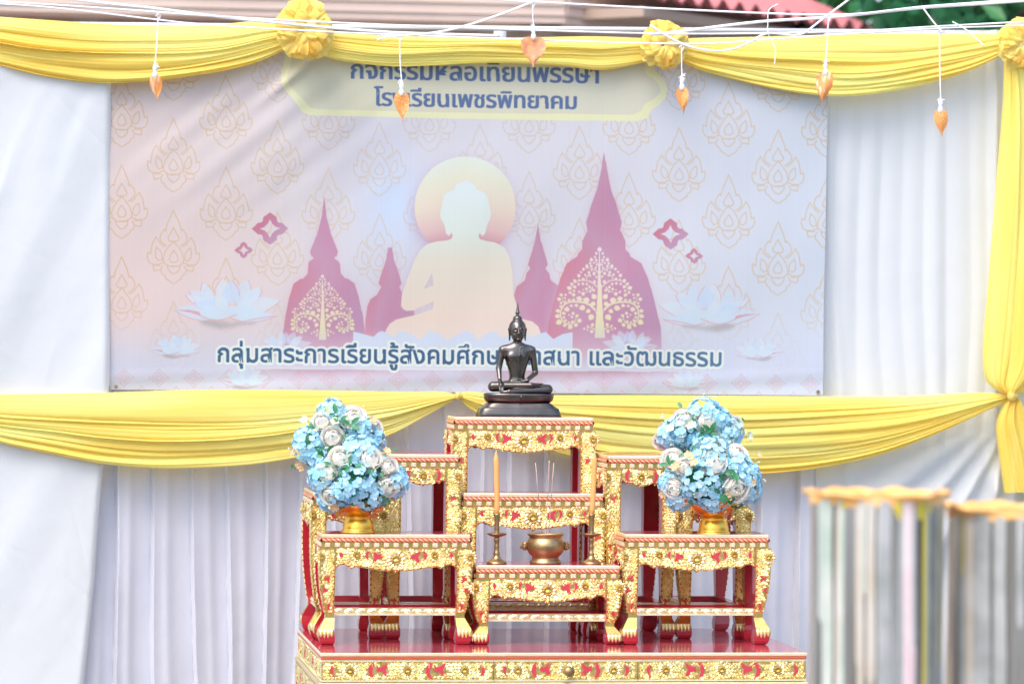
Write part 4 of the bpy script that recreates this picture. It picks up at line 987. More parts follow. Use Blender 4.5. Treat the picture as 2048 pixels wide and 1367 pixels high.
# ------------------------------------------------------------------ candles, incense, pot
YI = .062; uI = px(YI); zI = Zt(1095, 1130, 0)
def candle_set(uc, lean, lab1, lab2):
    b = P(uc, 1126, YI); h = empty('candle_holder', (b.x, b.y, zI)); tag(h, lab1, 'candle holder', 'brass candle holders')
    q = lambda pr: [(r * uI, z * uI) for r, z in pr]
    mb = MB(); mb.lathe(q([(20, 0), (20.5, 1.5), (19, 4), (15, 7), (11, 9), (7.5, 13), (6, 16), (5.2, 18), (6.8, 21), (5, 24), (4.6, 32), (5.6, 35), (4.4, 38), (4.6, 45), (6, 48), (4.6, 51), (5, 54)])); mb.build('stem', BRASS, h, True)
    mb = MB(); mb.lathe(q([(5, 54), (12, 56), (19, 59.5), (20.5, 61), (20.5, 62), (18, 61), (8, 58.5), (6, 58.5)])); mb.build('drip_tray', BRASS, h, True)
    mb = MB(); mb.lathe(q([(5.4, 58.5), (6.2, 62), (4.4, 66), (5.2, 70), (4.6, 74), (5.2, 80), (5.6, 90), (6.8, 99), (7, 101), (6, 101), (5.2, 96)])); mb.build('socket', BRASS, h, True)
    c = empty('candle', (b.x, b.y, zI + 95 * uI)); tag(c, lab2, 'candle', 'orange candles')
    lx = lean * uI; mb = MB(); T = 131
    zz = [0, 20, 60, 100, T - 16, T - 11, T - 4, T]; rr = [5.2, 5.3, 5.4, 5.5, 5.5, 4.6, 2.2, .8]
    mb.tube([(lx * (z / T) + .6 * uI * math.sin(z * .03), 0, z * uI) for z in zz], [r * uI for r in rr], 14); mb.build('wax_body', WAX, c, True)
    mb = MB(); mb.tube([(lx, 0, (T - 1) * uI), (lx, 0, (T + 4) * uI)], .7 * uI, 6); mb.build('wick', CREAM, c)
candle_set(993, -3, 'brass candle holder left of the incense pot', 'upright orange candle left of the incense sticks')
candle_set(1182.5, 5, 'brass candle holder right of the incense pot', 'orange candle right of the incense sticks, leaning slightly')
pb = P(1090.5, 1126, YI + .012); pot = empty('incense_pot', (pb.x, pb.y, zI)); tag(pot, 'round brass incense pot with lion head lugs at front centre', 'incense pot')
q = lambda pr: [(r * uI, z * uI) for r, z in pr]
mb = MB(); mb.lathe(q([(31, 0), (32, 2), (31, 5), (28, 8), (26, 12), (27.5, 15), (33, 20), (37, 27), (38.5, 34), (38, 41), (35.5, 47), (33, 50), (32, 53), (33.5, 56), (37, 59), (37.5, 61), (36, 61.5), (32, 59), (30, 52), (30, 50)]), n=48); mb.build('bowl', BRASS, pot, True)
mb = MB(); mb.lathe(q([(30, 49.5), (20, 51), (.5, 52)]), n=32); mb.build('ash', mat('incense ash', (.45, .42, .38), .95, noise=(150, (.3, .28, .25), .4, .7)), pot, True)
for sx in (-1, 1):
    V_, F_ = sdf_mesh([('e', (0, 0, 0), (7, 8, 9), 2), ('e', (4, 0, -2), (5, 5, 5), 1.5), ('e', (2, -4.5, 5), (3, 3, 3), 1), ('e', (2, 4.5, 5), (3, 3, 3), 1), ('e', (6.5, -2, 1.5), (1.8, 1.8, 1.8), .6), ('e', (6.5, 2, 1.5), (1.8, 1.8, 1.8), .6), ('e', (7.5, 0, -3.5), (3, 3.4, 2.2), .8), ('c', (-1, -6, 7), (2, -7, -6), 2, 1.5, 1), ('c', (-1, 6, 7), (2, 7, -6), 2, 1.5, 1)], (-11, -12, -13), (14, 12, 13), 1.0)
    V_ = V_ * np.array([sx, 1, 1]); V_ = (V_ + np.array([sx * 42, 0, 36])) * uI
    m_ = bpy.data.meshes.new('lug'); m_.from_pydata(V_.tolist(), [], F_.tolist()); m_.polygons.foreach_set('use_smooth', [True] * len(F_)); m_.materials.append(BRASS); o_ = bpy.data.objects.new('lug', m_); COL.objects.link(o_); o_.parent = pot
for (ua, va, ub, vb, dy, lab) in ((1084, 1070, 1071, 925, 0, 'thin incense stick leaning left out of the pot'), (1093, 1070, 1098.5, 920, .008, 'tallest incense stick, in the middle of the pot'), (1097, 1072, 1107.5, 925, -.006, 'incense stick leaning right out of the pot')):
    a, b = P(ua, va, YI + .012 + dy), P(ub, vb, YI + .012 + dy); r = bpy.data.objects; mb = MB()
    mid = a.lerp(b, .45); d = [Vector(), mid - a, b - a]
    mb.tube([d[0], d[1]], .55 * uI, 7, 0); mb.tube([d[1], d[2]], 0.8 * uI, 8, 1); o = mb.build('incense_stick', [mat('incense stem', (.60, .36, .34), .7), INCENSE], None, True, a); tag(o, lab, 'incense stick', 'incense sticks')

# ------------------------------------------------------------------ gilt bowls and bouquets
def frame_of(n):
    n = Vector(n).normalized(); a = n.cross(Vector((0.13, .2, 1))).normalized(); return a, n.cross(a).normalized(), n
def petal(mb, o, dirv, nrm, L, W, cup, m=0):
    s = dirv.cross(nrm).normalized()
    T = lambda a, b, h: o + dirv * (a * L) + s * (b * W) + nrm * (h * L)
    mb.add([T(0, 0, 0), T(.45, .5, cup * .4), T(.45, 0, cup * .15), T(.45, -.5, cup * .4), T(.9, .38, cup), T(.96, 0, cup * .6), T(.9, -.38, cup)], [(0, 2, 1), (0, 3, 2), (1, 2, 5, 4), (2, 3, 6, 5)], m)
def hydrangea(root, c, r, rr):
    mb = MB(); n = int(84 * (r / .045) ** 1.3) + 22; ga = PI * (3 - 5 ** .5)
    for k in range(n):
        z = 1 - 2 * (k + .5) / n; t = math.sqrt(1 - z * z); d = Vector((t * math.cos(ga * k), t * math.sin(ga * k), z))
        if d.y > .55: continue
        d = (d + Vector(rr.normal(0, .16, 3))).normalized(); a, b, nn = frame_of(d); o = c + d * (r * rr.uniform(.80, .98)); f = rr.uniform(0, 6.3); m = 1 if rr.random() < .3 else 0
        L = rr.uniform(.0088, .0122)
        for j in range(4):
            g_ = f + j * PI / 2; dv = (a * math.cos(g_) + b * math.sin(g_) + nn * rr.uniform(-.15, .35)).normalized(); petal(mb, o, dv, nn, L, L * 1.02, rr.uniform(.0, .35), m)
    return mb.build('hydrangea', [PETAL_B, PETAL_B2], root, True)
def rose(root, c, nrm, r, rr, m=PETAL_W):
    mb = MB(); a, b, n = frame_of(nrm)
    for lay, (R_, th0, cnt) in enumerate(((1.0, 1.20, 4), (.93, .92, 4), (.85, .68, 4), (.76, .48, 3), (.66, .30, 3), (.55, .10, 2))):
        f0 = rr.uniform(0, 6.3)
        for k in range(cnt):
            A = []; tilt = rr.uniform(-.10, .10); tip = rr.uniform(.02, .12)
            for i in range(9):
                row = []; s_ = i / 8 - .5
                for j in range(7):
                    t = j / 6; an = f0 + 2 * PI * k / cnt + s_ * (2 * PI / cnt) * 1.5
                    th = 2.6 + (th0 + tilt + .55 * (2 * s_) ** 2 * (1 if lay < 4 else .3) - tip * (1 - abs(2 * s_)) - 2.6) * t
                    q = R_ * r * (1 + .05 * s_ + (.30 if lay < 2 else .18) * (max(0, t - .66) / .34) ** 1.5) ; sq = .92 if lay else 1.0
                    row.append(tuple(c + a * (q * math.sin(th) * math.cos(an)) + b * (q * math.sin(th) * math.sin(an)) + n * (q * math.cos(th) * .92)))
                A.append(row)
            mb.grid(A)
    return mb.build('rose', m, root, True)
def bouquet(name_lab, cu, cv, rx, rz, Yc, hyd, roses, small, leaves, seed, zfloor=None):
    rr = np.random.default_rng(seed); u = px(Yc); C = P(cu, cv, Yc); root = empty('bouquet', C); tag(root, name_lab, 'bouquet', 'blue and white bouquets')
    RX, RZ, RY = rx * u, rz * u, rx * u * .85
    def place(uu, vv, r=0):
        a, b = (uu - cu) / rx, (vv - cv) / rz; s_ = a * a + b * b; y = -math.sqrt(max(.0, 1 - s_ * .97)) * RY
        p = P(uu, vv, Yc + y + .2 * r * u) - C; nrm = Vector((p.x / RX ** 2, (y - .02) / RY ** 2, p.z / RZ ** 2)).normalized(); return p, nrm
    for uu, vv, r in hyd:
        p, n = place(uu, vv, r); p -= n * (r * u * .58); hydrangea(root, p, r * u * 1.06, rr)
    for k in range(5):     # the far side of the ball
        a = PI * (k + .5) / 5; hydrangea(root, Vector((math.cos(a) * RX * .62, RY * .35, math.sin(a * 1.0) * RZ * .35 - RZ * .1)), 30 * u, rr)
    for uu, vv, r in roses:
        p, n = place(uu, vv, r); r *= .88 * rr.uniform(.9, 1.08); n = (n + Vector((rr.uniform(-.3, .3), -.5, rr.uniform(-.05, .35)))).normalized(); rose(root, p - n * (r * u * .35), n, r * u, rr)
    mb = MB()
    for i in range(3):
        A = []
        for a in np.linspace(0, PI, 13): A.append([(RX * .66 * math.sin(a) * math.cos(b), RY * .62 * math.sin(a) * math.sin(b), RZ * .68 * math.cos(a)) for b in np.linspace(0, 2 * PI, 25)])
    mb.grid(A)
    def lf(p, n, ang, L):
        a, b, nn = frame_of(n); d = (a * math.cos(ang) + b * math.sin(ang) + nn * .35).normalized(); s_ = d.cross(nn).normalized()
        T = lambda x, y, h: p + d * (x * L) + s_ * (y * L) + nn * (h * L)
        mb.add([T(0, 0, 0), T(.3, .2, .06), T(.3, 0, 0), T(.3, -.2, .06), T(.65, .19, .08), T(.65, 0, .03), T(.65, -.19, .08), T(1, 0, -.05)], [(0, 2, 1), (0, 3, 2), (1, 2, 5, 4), (2, 3, 6, 5), (4, 5, 7), (5, 6, 7)])
    for uu, vv, L in leaves:
        p, n = place(uu, vv)
        for k in range(3): lf(p + n * (4 * u), n, rr.uniform(0, 6.3), L * u)
    for k in range(46):
        a, b = rr.uniform(0, 6.3), rr.uniform(.2, 1); p, n = place(cu + rx * .95 * b * math.cos(a), cv + rz * .95 * b * math.sin(a)); lf(p - n * (8 * u), n, rr.uniform(0, 6.3), rr.uniform(14, 22) * u)
    mb.build('foliage', LEAFG, root, True)
    for uu, vv, k in small:
        p, n = place(uu, vv); p += n * (7 * u); sb = MB(); a, b, nn = frame_of((n + Vector((0, -.4, .1))).normalized())
        for q_ in range(2):
            o = p + a * rr.uniform(-6, 6) * u * q_ + b * rr.uniform(-6, 6) * u * q_
            for j in range(5): petal(sb, o, (a * math.cos(1.257 * j) + b * math.sin(1.257 * j) + nn * .25).normalized(), nn, 8.5 * u, 6 * u, .2, 0)
            sb.tube([o, o + nn * (2 * u)], 2 * u, 6, 1)
        sb.build('small_flower', [(PETAL_P, PETAL_O, CREAM)[k], CREAM], root, True)
    mb = MB()
    for k in range(30):   # sprays of tiny cream buds
        a, b = rr.uniform(0, 6.3), rr.uniform(.1, .98) ** .6; p, n = place(cu + rx * b * math.cos(a), cv + rz * b * math.sin(a)); p += n * rr.uniform(0, 9) * u
        for j in range(3):
            o = p + Vector(rr.normal(0, 3.0, 3)) * u; aa, bb, nn = frame_of(n); R_ = rr.uniform(1.6, 2.8) * u
            mb.add([o + aa * R_, o + bb * R_, o - aa * R_, o - bb * R_, o + nn * R_, o - nn * R_], [(0, 1, 4), (1, 2, 4), (2, 3, 4), (3, 0, 4), (1, 0, 5), (2, 1, 5), (3, 2, 5), (0, 3, 5)])
    tag(mb.build('bud_spray', CREAM, root), kind='stuff')
    return root
def bowl(cu, Yb, ztab, lab, grp='gilt pedestal bowls'):
    u = px(Yb); p = P(cu, 1060, Yb); o = empty('pedestal_bowl', (p.x, Yb, ztab)); tag(o, lab, 'bowl', grp)
    q = lambda pr: [(r * u, z * u) for r, z in pr]
    mb = MB(); mb.lathe(q([(34, 0), (34.5, 2), (32.5, 5), (31, 7), (31, 9), (30, 16), (28, 24), (25, 28), (24, 29.5), (25.5, 31), (24, 33), (21.5, 34), (21, 36)]), n=48); mb.build('foot', GILT, o, True)
    mb = MB(); mb.lathe(q([(20, 35.5), (26, 38), (38, 43), (46, 50), (51, 58), (53, 63), (52, 63), (48, 57), (38, 48), (20, 43), (2, 42)]), n=48); mb.build('cup', GILT, o, True); return o
zF = Zt(790, 1068, 0)
bowl(716, .075, zF, 'gilt bowl under the front left bouquet'); bowl(1427, .075, zF, 'gilt bowl under the front right bouquet')
bowl(676, Y2 + .12, zm, 'gilt bowl hidden behind the front left bouquet'); bowl(1405, Y2 + .12, zm, 'gilt bowl hidden behind the front right bouquet')
bouquet('front left bouquet of blue hydrangeas ringed by six white roses', 718, 952, 104, 76, .075,
        [(722, 893, 40), (640, 955, 33), (712, 968, 46), (797, 966, 33), (745, 1000, 36), (655, 1005, 28), (680, 990, 30)],
        [(681, 913, 23), (742, 915, 25), (655, 945, 20), (779, 930, 18), (777, 970, 23), (661, 987, 23)],
        [(690, 1018, 1), (742, 1022, 1), (752, 1012, 1), (671, 1010, 0), (770, 905, 0)], [(770, 992, 18), (700, 935, 16), (780, 900, 15)], 1)
bouquet('back left bouquet with one big white rose facing front', 674, 882, 96, 82, Y2 + .12,
        [(662, 816, 31), (612, 890, 38), (728, 856, 32), (757, 880, 26), (634, 918, 30), (700, 905, 34)],
        [(706, 833, 25), (665, 873, 24), (643, 841, 18), (752, 853, 15)],
        [(590, 902, 0), (606, 930, 0), (612, 842, 2), (737, 845, 0), (668, 845, 2)], [(672, 830, 24), (700, 850, 24), (655, 905, 26), (645, 915, 24), (590, 925, 18), (680, 845, 20)], 2)
bouquet('front right bouquet of blue hydrangeas with peach flowers and roses', 1423, 955, 104, 78, .075,
        [(1425, 898, 42), (1402, 962, 50), (1497, 950, 38), (1330, 968, 22), (1352, 1002, 28), (1507, 985, 30), (1430, 1003, 32), (1480, 925, 26)],
        [(1344, 917, 23), (1368, 932, 20), (1428, 924, 26), (1477, 905, 23), (1346, 975, 22), (1470, 975, 29)],
        [(1382, 916, 0), (1352, 936, 0), (1455, 990, 0), (1510, 913, 0), (1330, 985, 0), (1442, 1003, 1), (1450, 1016, 1), (1498, 965, 0), (1390, 925, 0)], [(1440, 985, 24), (1476, 1012, 28), (1340, 930, 22), (1470, 945, 22), (1465, 1000, 24)], 3)
bouquet('back right bouquet of blue hydrangeas under the yellow swag', 1405, 866, 94, 78, Y2 + .12,
        [(1410, 818, 34), (1362, 862, 36), (1460, 866, 38), (1330, 875, 24), (1440, 835, 26), (1400, 890, 30)],
        [(1366, 838, 21), (1413, 841, 23), (1471, 846, 19), (1321, 882, 17), (1430, 882, 18)],
        [(1345, 855, 2), (1380, 852, 2), (1490, 870, 2)], [(1420, 862, 24), (1425, 868, 22), (1408, 866, 18), (1480, 835, 14)], 4)

# ------------------------------------------------------------------ cords and hanging leaves
def cord(lab, pts, Y, wd, cat='cord', name='cord', n=7):
    c = resample(curve(pts, 8), max(12, len(pts) * 7)); o = P(*c[len(c) // 2], Y); mb = MB()
    mb.tube([P(u, v, Y) - o for u, v in c], wd * .85 * px(Y) / 2, n); ob = mb.build(name, WHITE_T, None, True, o); tag(ob, lab, cat, 'white cords overhead'); return ob
cord('white cord crossing the big rosette, uppermost at its left', [(-500, -22), (0, 4), (212, 17), (420, 32), (700, 47), (1050, 60), (1374, 68), (1700, 63), (1860, 54), (2048, 44), (2600, 15)], -.25, 4.5)
cord('white cord passing low in front of both left rosettes', [(-500, -20), (0, 8), (147, 20), (308, 39), (420, 50), (700, 66), (1050, 79), (1374, 88), (1519, 80), (1700, 68), (1878, 57), (2048, 51), (2600, 30)], -.3, 4)
cord('thick white cord running from the top edge towards the big rosette', [(-300, -60), (154, 0), (308, 17), (430, 33), (547, 45), (674, 57), (800, 66), (1000, 72)], -.2, 7)
cord('white cord slanting up to the heart shaped leaf', [(755, 80), (777, 74), (850, 68), (913, 57), (990, 33), (1067, 3), (1120, -25), (1200, -70)], -.35, 5.5)
cord('white cord sagging from the top edge over the tiled roof', [(600, -28), (1000, 0), (1067, 4), (1374, 20), (1673, 30), (1843, 14), (2048, -2), (2600, -50)], -.32, 5)
cord('thick grey white cord rising to the right before the tree', [(1300, 69), (1348, 65), (1519, 44), (1673, 34), (1843, 16), (2048, 2), (2600, -40)], -.22, 7.5)
cord('loose white cord looping below the right rosette', [(1300, 50), (1330, 70), (1365, 88), (1400, 98), (1433, 102), (1470, 97), (1502, 83), (1536, 67), (1587, 71), (1612, 64), (1638, 44), (1697, 0), (1790, -70)], -.38, 5.5)
cord('frayed white cord end dangling beside the loop', [(1556, 8), (1538, 20), (1536, 45), (1536, 66), (1545, 85), (1551, 100), (1549, 130)], -.37, 2.4)
cord('short white cord end hanging from a knot at right', [(1905, 44), (1920, 52), (1935, 62), (1950, 75), (1968, 92)], -.3, 4)
cord('white cord tied slantwise to the tall thread at right', [(1843, 12), (1862, 38), (1878, 58), (1884, 66)], -.34, 4.5)
def hleaf(uc, vt, w_, h_, ustr, vstr, lab, seed, Y=-.33, yaw=0, tilt=0):
    rr = np.random.default_rng(seed); u = px(Y); o = P(uc, vt, Y); root = empty('leaf_ornament', o); tag(root, lab, 'hanging leaf', 'orange leaves on threads')
    half = [(0, .10), (.18, .0), (.36, .02), (.48, .14), (.5, .30), (.44, .46), (.32, .60), (.18, .72), (.08, .82), (.03, .92), (.0, 1)]
    mb = MB(); nx = 9; A = []; c_, s_ = math.cos(yaw), math.sin(yaw)
    ys = np.linspace(0.02, 1, 22); hx = lambda y: np.interp(y, [0, .03, .14, .30, .46, .60, .72, .82, .92, 1], [.34, .42, .48, .5, .44, .32, .18, .08, .03, .003])
    for y in ys:
        row = []
        for q_ in np.linspace(-1, 1, nx):
            x = q_ * hx(y) * w_; dep = .10 * w_ * (1 - abs(q_)) + .05 * w_ * math.sin(y * 5 + q_ * 2 + seed) + .012 * w_ * math.cos((y * 12 - abs(q_) * 4) * 2.4)
            yy = y - .10 * max(0, 1 - abs(q_) * 2.2) * 0 + (.08 * (1 - abs(abs(q_) - .5) * 2) * -1 if y < .1 else 0) + (.06 * (1 - abs(q_)) if y < .1 else 0)
            X_ = x * c_ - dep * s_; D_ = x * s_ + dep * c_
            row.append((X_ * u + math.sin(tilt) * yy * h_ * u, -D_ * u, -yy * h_ * u))
        A.append(row)
    B = [[(x, y + .0006, z) for x, y, z in r] for r in A]
    mb.grid(A); mb.grid(B); mb.build('leaf', {3: LEAFP, 5: LEAFC, 1: LEAFC}.get(seed, LEAFO), root, True)
    mb = MB(); z0 = -.06 * h_ * u
    mb.lathe([(r * u, z0 + z * u) for r, z in ((1.5, -3), (4.5, 0), (5.6, 5), (4.8, 9), (3.2, 12), (4.6, 15), (5.2, 19), (4, 23), (2, 26), (2.6, 28), (1, 31))], n=12); mb.build('tassel', BEAD, root, True)
    mb = MB()
    for k in range(3): mb.tube([(0, 0, z0 + 29 * u), (rr.uniform(-8, 8) * u, rr.uniform(-3, 3) * u, z0 + rr.uniform(24, 33) * u), (rr.uniform(-9, 9) * u, 0, z0 + rr.uniform(16, 28) * u)], .9 * u, 5)
    mb.build('thread_end', WHITE_T, root)
    top = P(ustr, vstr, Y) - o; mb = MB(); mb.tube([Vector((0, 0, z0 + 28 * u)), Vector((top.x * .6, 0, top.z * .5)), top], 1.2 * u, 6)
    mb.tube([top + Vector((-4 * u, 0, -3 * u)), top + Vector((0, -3 * u, 3 * u)), top + Vector((5 * u, 0, -2 * u)), top + Vector((1 * u, 2 * u, -12 * u))], 1.5 * u, 6); mb.build('thread', WHITE_T, root)
hleaf(310, 151, 27, 52, 316, 30, 'leftmost small orange leaf, hanging before the swag above the banner\'s left edge', 1, yaw=.5, tilt=.12)
hleaf(803, 187, 31, 58, 799, 72, 'orange leaf hanging in front of the second title line', 2, yaw=.3, tilt=.05)
hleaf(1067, 75, 52, 62, 1065, 6, 'widest heart shaped pink orange leaf above the title', 3, yaw=0)
hleaf(1364, 176, 27, 54, 1363, 92, 'glittery orange leaf below the right rosette', 4, yaw=.5, tilt=.08)
hleaf(1651, 146, 35, 66, 1657, 32, 'orange leaf with a pale tip at the banner\'s right edge', 5, yaw=.25, tilt=-.10)
hleaf(1881, 221, 29, 55, 1879, 60, 'orange leaf hanging over plain white curtain at far right', 6, yaw=.35, tilt=.07)

# ------------------------------------------------------------------ tin candle moulds, close to the camera
YT = -3.35
def tin_mat():
    m = mat('tin with painted reflections', (.66, .66, .67), .24, .92); t = m.node_tree; N, L = t.nodes, t.links; b = N['Principled BSDF']
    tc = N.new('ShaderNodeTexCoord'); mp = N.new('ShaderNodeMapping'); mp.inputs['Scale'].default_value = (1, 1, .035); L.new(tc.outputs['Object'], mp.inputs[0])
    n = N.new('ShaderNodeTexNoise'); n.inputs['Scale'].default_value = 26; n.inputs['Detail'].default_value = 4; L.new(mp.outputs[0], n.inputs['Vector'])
    r = N.new('ShaderNodeValToRGB'); e = r.color_ramp.elements; e[0].position = .36; e[0].color = (.20, .21, .20, 1); e[1].position = .66; e[1].color = (.78, .79, .79, 1)  # reflection bands put into the tin's base colour
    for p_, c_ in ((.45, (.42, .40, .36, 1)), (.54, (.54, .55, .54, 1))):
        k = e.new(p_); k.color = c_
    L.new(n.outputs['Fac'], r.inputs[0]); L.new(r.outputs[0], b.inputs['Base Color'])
    bp = N.new('ShaderNodeBump'); bp.inputs['Strength'].default_value = .9; bp.inputs['Distance'].default_value = .02; L.new(n.outputs['Fac'], bp.inputs['Height']); L.new(bp.outputs[0], b.inputs['Normal'])
    return m
TIN = tin_mat()
WAX_REFL_Y = mat('yellow wax and painted reflection', (.62, .50, .05), .45); WAXO = mat('orange yellow wax rim', (1.0, .50, .13), .5, noise=(30, (1.0, .60, .24), .4, .7))  # the yellow serves wax under the rim and long painted reflection strips
REFL_P = mat('pink painted reflection', (.82, .58, .59), .5, noise=(9, (.84, .74, .71), .35, .6)); REFL_G = mat('green painted reflection', (.40, .50, .42), .5, noise=(9, (.60, .62, .55), .35, .6)); REFL_D = mat('grey painted reflection', (.26, .28, .27), .4, noise=(9, (.46, .47, .46), .35, .6)); REFL_B = mat('brown painted reflection', (.52, .44, .33), .5, noise=(9, (.60, .56, .50), .35, .6)); REFL_W = mat('pale painted reflection', (.66, .65, .60), .5)  # strip colours standing in for reflections of people and yard in the metal
def mould(uc, wd, vtop, lab, wax_and_refl, seed, YT=YT):
    rr = np.random.default_rng(seed); u = px(YT); p = P(uc, vtop, YT); R_ = wd / 2 * u; Ht = p.z
    root = empty('tin_mould', (p.x, p.y, 0)); tag(root, lab, 'candle mould', 'tin moulds for wax candles')
    mb = MB(); A = []
    for z in np.linspace(0, Ht, 30): A.append([((R_ + .0012 * math.sin(9 * a + z * 3)) * math.cos(a), (R_ + .0012 * math.sin(7 * a)) * math.sin(a), z) for a in np.linspace(0, 2 * PI, 97)])
    mb.grid(A); mb.lathe([(R_ - .004, Ht - .12), (R_ - .004, Ht), (R_, Ht)], n=64); mb.build('tin_body', TIN, root, True)
    mb = MB(); mb.lathe([(R_ - .006, Ht - .03), (.001, Ht - .028)], n=48); mb.build('wax_fill', WAXO, root, True)
    mb = MB(); A = []
    for i in range(97):
        a = 2 * PI * i / 96; fl = 1 + (.09 + .07 * math.sin(5 * a + seed)); lift = (.001 + .002 * math.sin(7 * a + seed) + .002 * math.sin(13 * a))
        prof = [(R_ - .010, Ht - .01), (R_ - .004, Ht + .006 + lift), (R_ * 1.03, Ht + .009 + lift), (R_ * fl, Ht + .007 + lift), (R_ * fl * .99, Ht + .003 + lift), (R_ * 1.02, Ht - .001), (R_ + .0015, Ht - .008 - .006 * abs(math.sin(6.5 * a)))]
        A.append([(r * math.cos(a), r * math.sin(a), z) for r, z in prof])
    mb.grid(A); mb.build('wax_rim', WAXO, root, True)
    wax_and_refl = wax_and_refl + [(uc + wd * (k + rr.uniform(.1, .9) - 9) / 19, rr.uniform(7, 20), 1900 if k % 3 else rr.uniform(1200, 1500), (REFL_D, REFL_D, REFL_B, REFL_G)[int(rr.integers(0, 4))]) for k in range(0, 18, 2)]  # more upright strips at random, painted as reflections in the tin
    for uu, w_, v1, mt in wax_and_refl:
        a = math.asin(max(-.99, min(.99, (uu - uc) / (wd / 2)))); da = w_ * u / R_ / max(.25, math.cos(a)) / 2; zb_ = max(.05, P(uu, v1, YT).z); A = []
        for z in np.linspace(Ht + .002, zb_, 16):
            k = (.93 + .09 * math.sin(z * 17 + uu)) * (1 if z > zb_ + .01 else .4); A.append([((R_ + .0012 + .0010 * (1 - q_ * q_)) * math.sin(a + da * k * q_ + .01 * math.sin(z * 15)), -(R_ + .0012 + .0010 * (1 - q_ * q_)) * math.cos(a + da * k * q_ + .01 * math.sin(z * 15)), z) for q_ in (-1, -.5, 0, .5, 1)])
        mb = MB(); mb.grid(A); mb.build('wax_and_reflection', mt, root, True)
    return root
mould(1754, 272, 992, 'tall tin mould with painted pink and green reflection streaks, blurred in the foreground',
      [(1637, 16, 1500, REFL_G), (1656, 14, 1400, REFL_B), (1690, 12, 1330, REFL_B), (1700, 8, 1180, REFL_G), (1788, 34, 1500, REFL_P), (1828, 13, 1600, WAX_REFL_Y), (1848, 9, 1420, REFL_D), (1865, 10, 1330, WAX_REFL_Y), (1770, 26, 1032, WAX_REFL_Y), (1820, 60, 1032, WAX_REFL_Y), (1660, 30, 1012, WAX_REFL_Y), (1735, 20, 1900, REFL_D)], 1)
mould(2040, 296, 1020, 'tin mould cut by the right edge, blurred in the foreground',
      [(1905, 9, 1160, WAX_REFL_Y), (1930, 30, 1900, REFL_D), (1965, 24, 1900, REFL_D), (1915, 12, 1900, REFL_B)], 2, YT + .05)
a = P(1862, 1030, YT - .16); b = P(1905, 1400, YT - .16)

# ------------------------------------------------------------------ school building and tree behind
YBD = 5.2
CREAMW = mat('cream painted wall', (.72, .60, .50), .8, noise=(2.5, (.66, .54, .45), .35, .7)); BEIGE = mat('beige fascia board', (.76, .59, .49), .7, noise=(3, (.71, .54, .45), .35, .7)); PINKW = mat('pink wall panel', (.66, .46, .38), .8); BROWN = mat('brown soffit', (.45, .33, .26), .8)
TILE = mat('pink cement roof sheet', (.60, .20, .20), .75, noise=(6, (.50, .17, .17), .35, .7), bump=(60, .2, .01))
C0 = P(1128, 45, YBD)
bld = empty('school_building', (C0.x, C0.y, 0)); tag(bld, 'beige building with fascia boards and a pink corrugated roof', 'building')
L0 = Vector((-1, 0, 0)); D1 = Vector((.66, .75, 0)).normalized(); N1 = Vector((D1.y, -D1.x, 0))
zz = lambda v: P(1128, v, YBD).z
def wall_strip(mb, o, d, L, nrm, z0, z1, t, m=0):
    "box along direction d with outward normal nrm, its face standing t in front of the wall plane"
    a = o; b = o + d * L; q = [(a, -.25), (b, -.25), (b, t), (a, t)]; vs = [Vector((p.x + nrm.x * h, p.y + nrm.y * h, z0)) - bld.location for p, h in q] + [Vector((p.x + nrm.x * h, p.y + nrm.y * h, z1)) - bld.location for p, h in q]
    mb.add(vs, [(0, 1, 2, 3), (4, 5, 6, 7), (0, 1, 5, 4), (1, 2, 6, 5), (2, 3, 7, 6), (3, 0, 4, 7)], m)
NL = Vector((0, -1, 0)); base = Vector((C0.x, C0.y, 0))
mb = MB(); wall_strip(mb, base + Vector((0, .3, 0)), L0, 9, NL, 0, zz(10), 0); wall_strip(mb, base - N1 * .3, D1, 9, N1, 0, zz(20), 0); mb.build('wall', CREAMW, bld)
mb = MB()
for v0, v1, t in ((47, 33.5, .006), (32.5, 13, .016), (12, -6, .026), (-7, -40, .034)):
    wall_strip(mb, base, L0, 9, NL, zz(v0), zz(v1), t); wall_strip(mb, base, D1, 9, N1, zz(v0), zz(v1), t)
mb.build('fascia', BEIGE, bld)
for u0, u1, m_ in ((-300, 140, PINKW), (218, 560, PINKW), (925, 985, PINKW)):
    mb = MB(); xa, xb = P(u0, 50, YBD).x, P(u1, 50, YBD).x; wall_strip(mb, Vector((xb, C0.y + .3, 0)), L0, xb - xa, NL, 0, zz(48), .02); mb.build('wall_panel', m_, bld)
# corrugated roof: eave runs along the right-hand face
e0 = base + N1 * .35 + D1 * .12; ze = zz(2) + .02
def eave(s): return e0 + D1 * s
# find the eave height so that the right end meets the photo
send = None
best = 1e9
for s in np.linspace(.5, 6, 221):
    for v_ in (57,):
        p = eave(s); d = Vector((p.x, p.y, 0)) - Vector((CAM.x, CAM.y, 0)); dep = d.dot(Vector((Fw.x, Fw.y, 0))); uu = 1024 + d.dot(R0) / dep * F_PX
        if abs(uu - 1740) < best: best = abs(uu - 1740); send = s; zend = CAM.z + (677 + .0105 * 716 - 57) / F_PX * dep
A = []; nl = int(send / .012)
for i in range(nl + 1):
    s = send * i / nl - .0; row = []
    for j in range(7):
        up = 3.2 * j / 6; p = eave(s) - N1 * up; row.append(tuple(Vector((p.x, p.y, zend + up * .42 + .020 * math.cos(s * 2 * PI / .135))) - bld.location))
    A.append(row)
mb = MB(); mb.grid(A); mb.grid([[(x, y, z - .012) for x, y, z in r] for r in A]); mb.build('roof', TILE, bld, True)
mb = MB(); q0, q1 = eave(0) - N1 * .05, eave(send) - N1 * .05
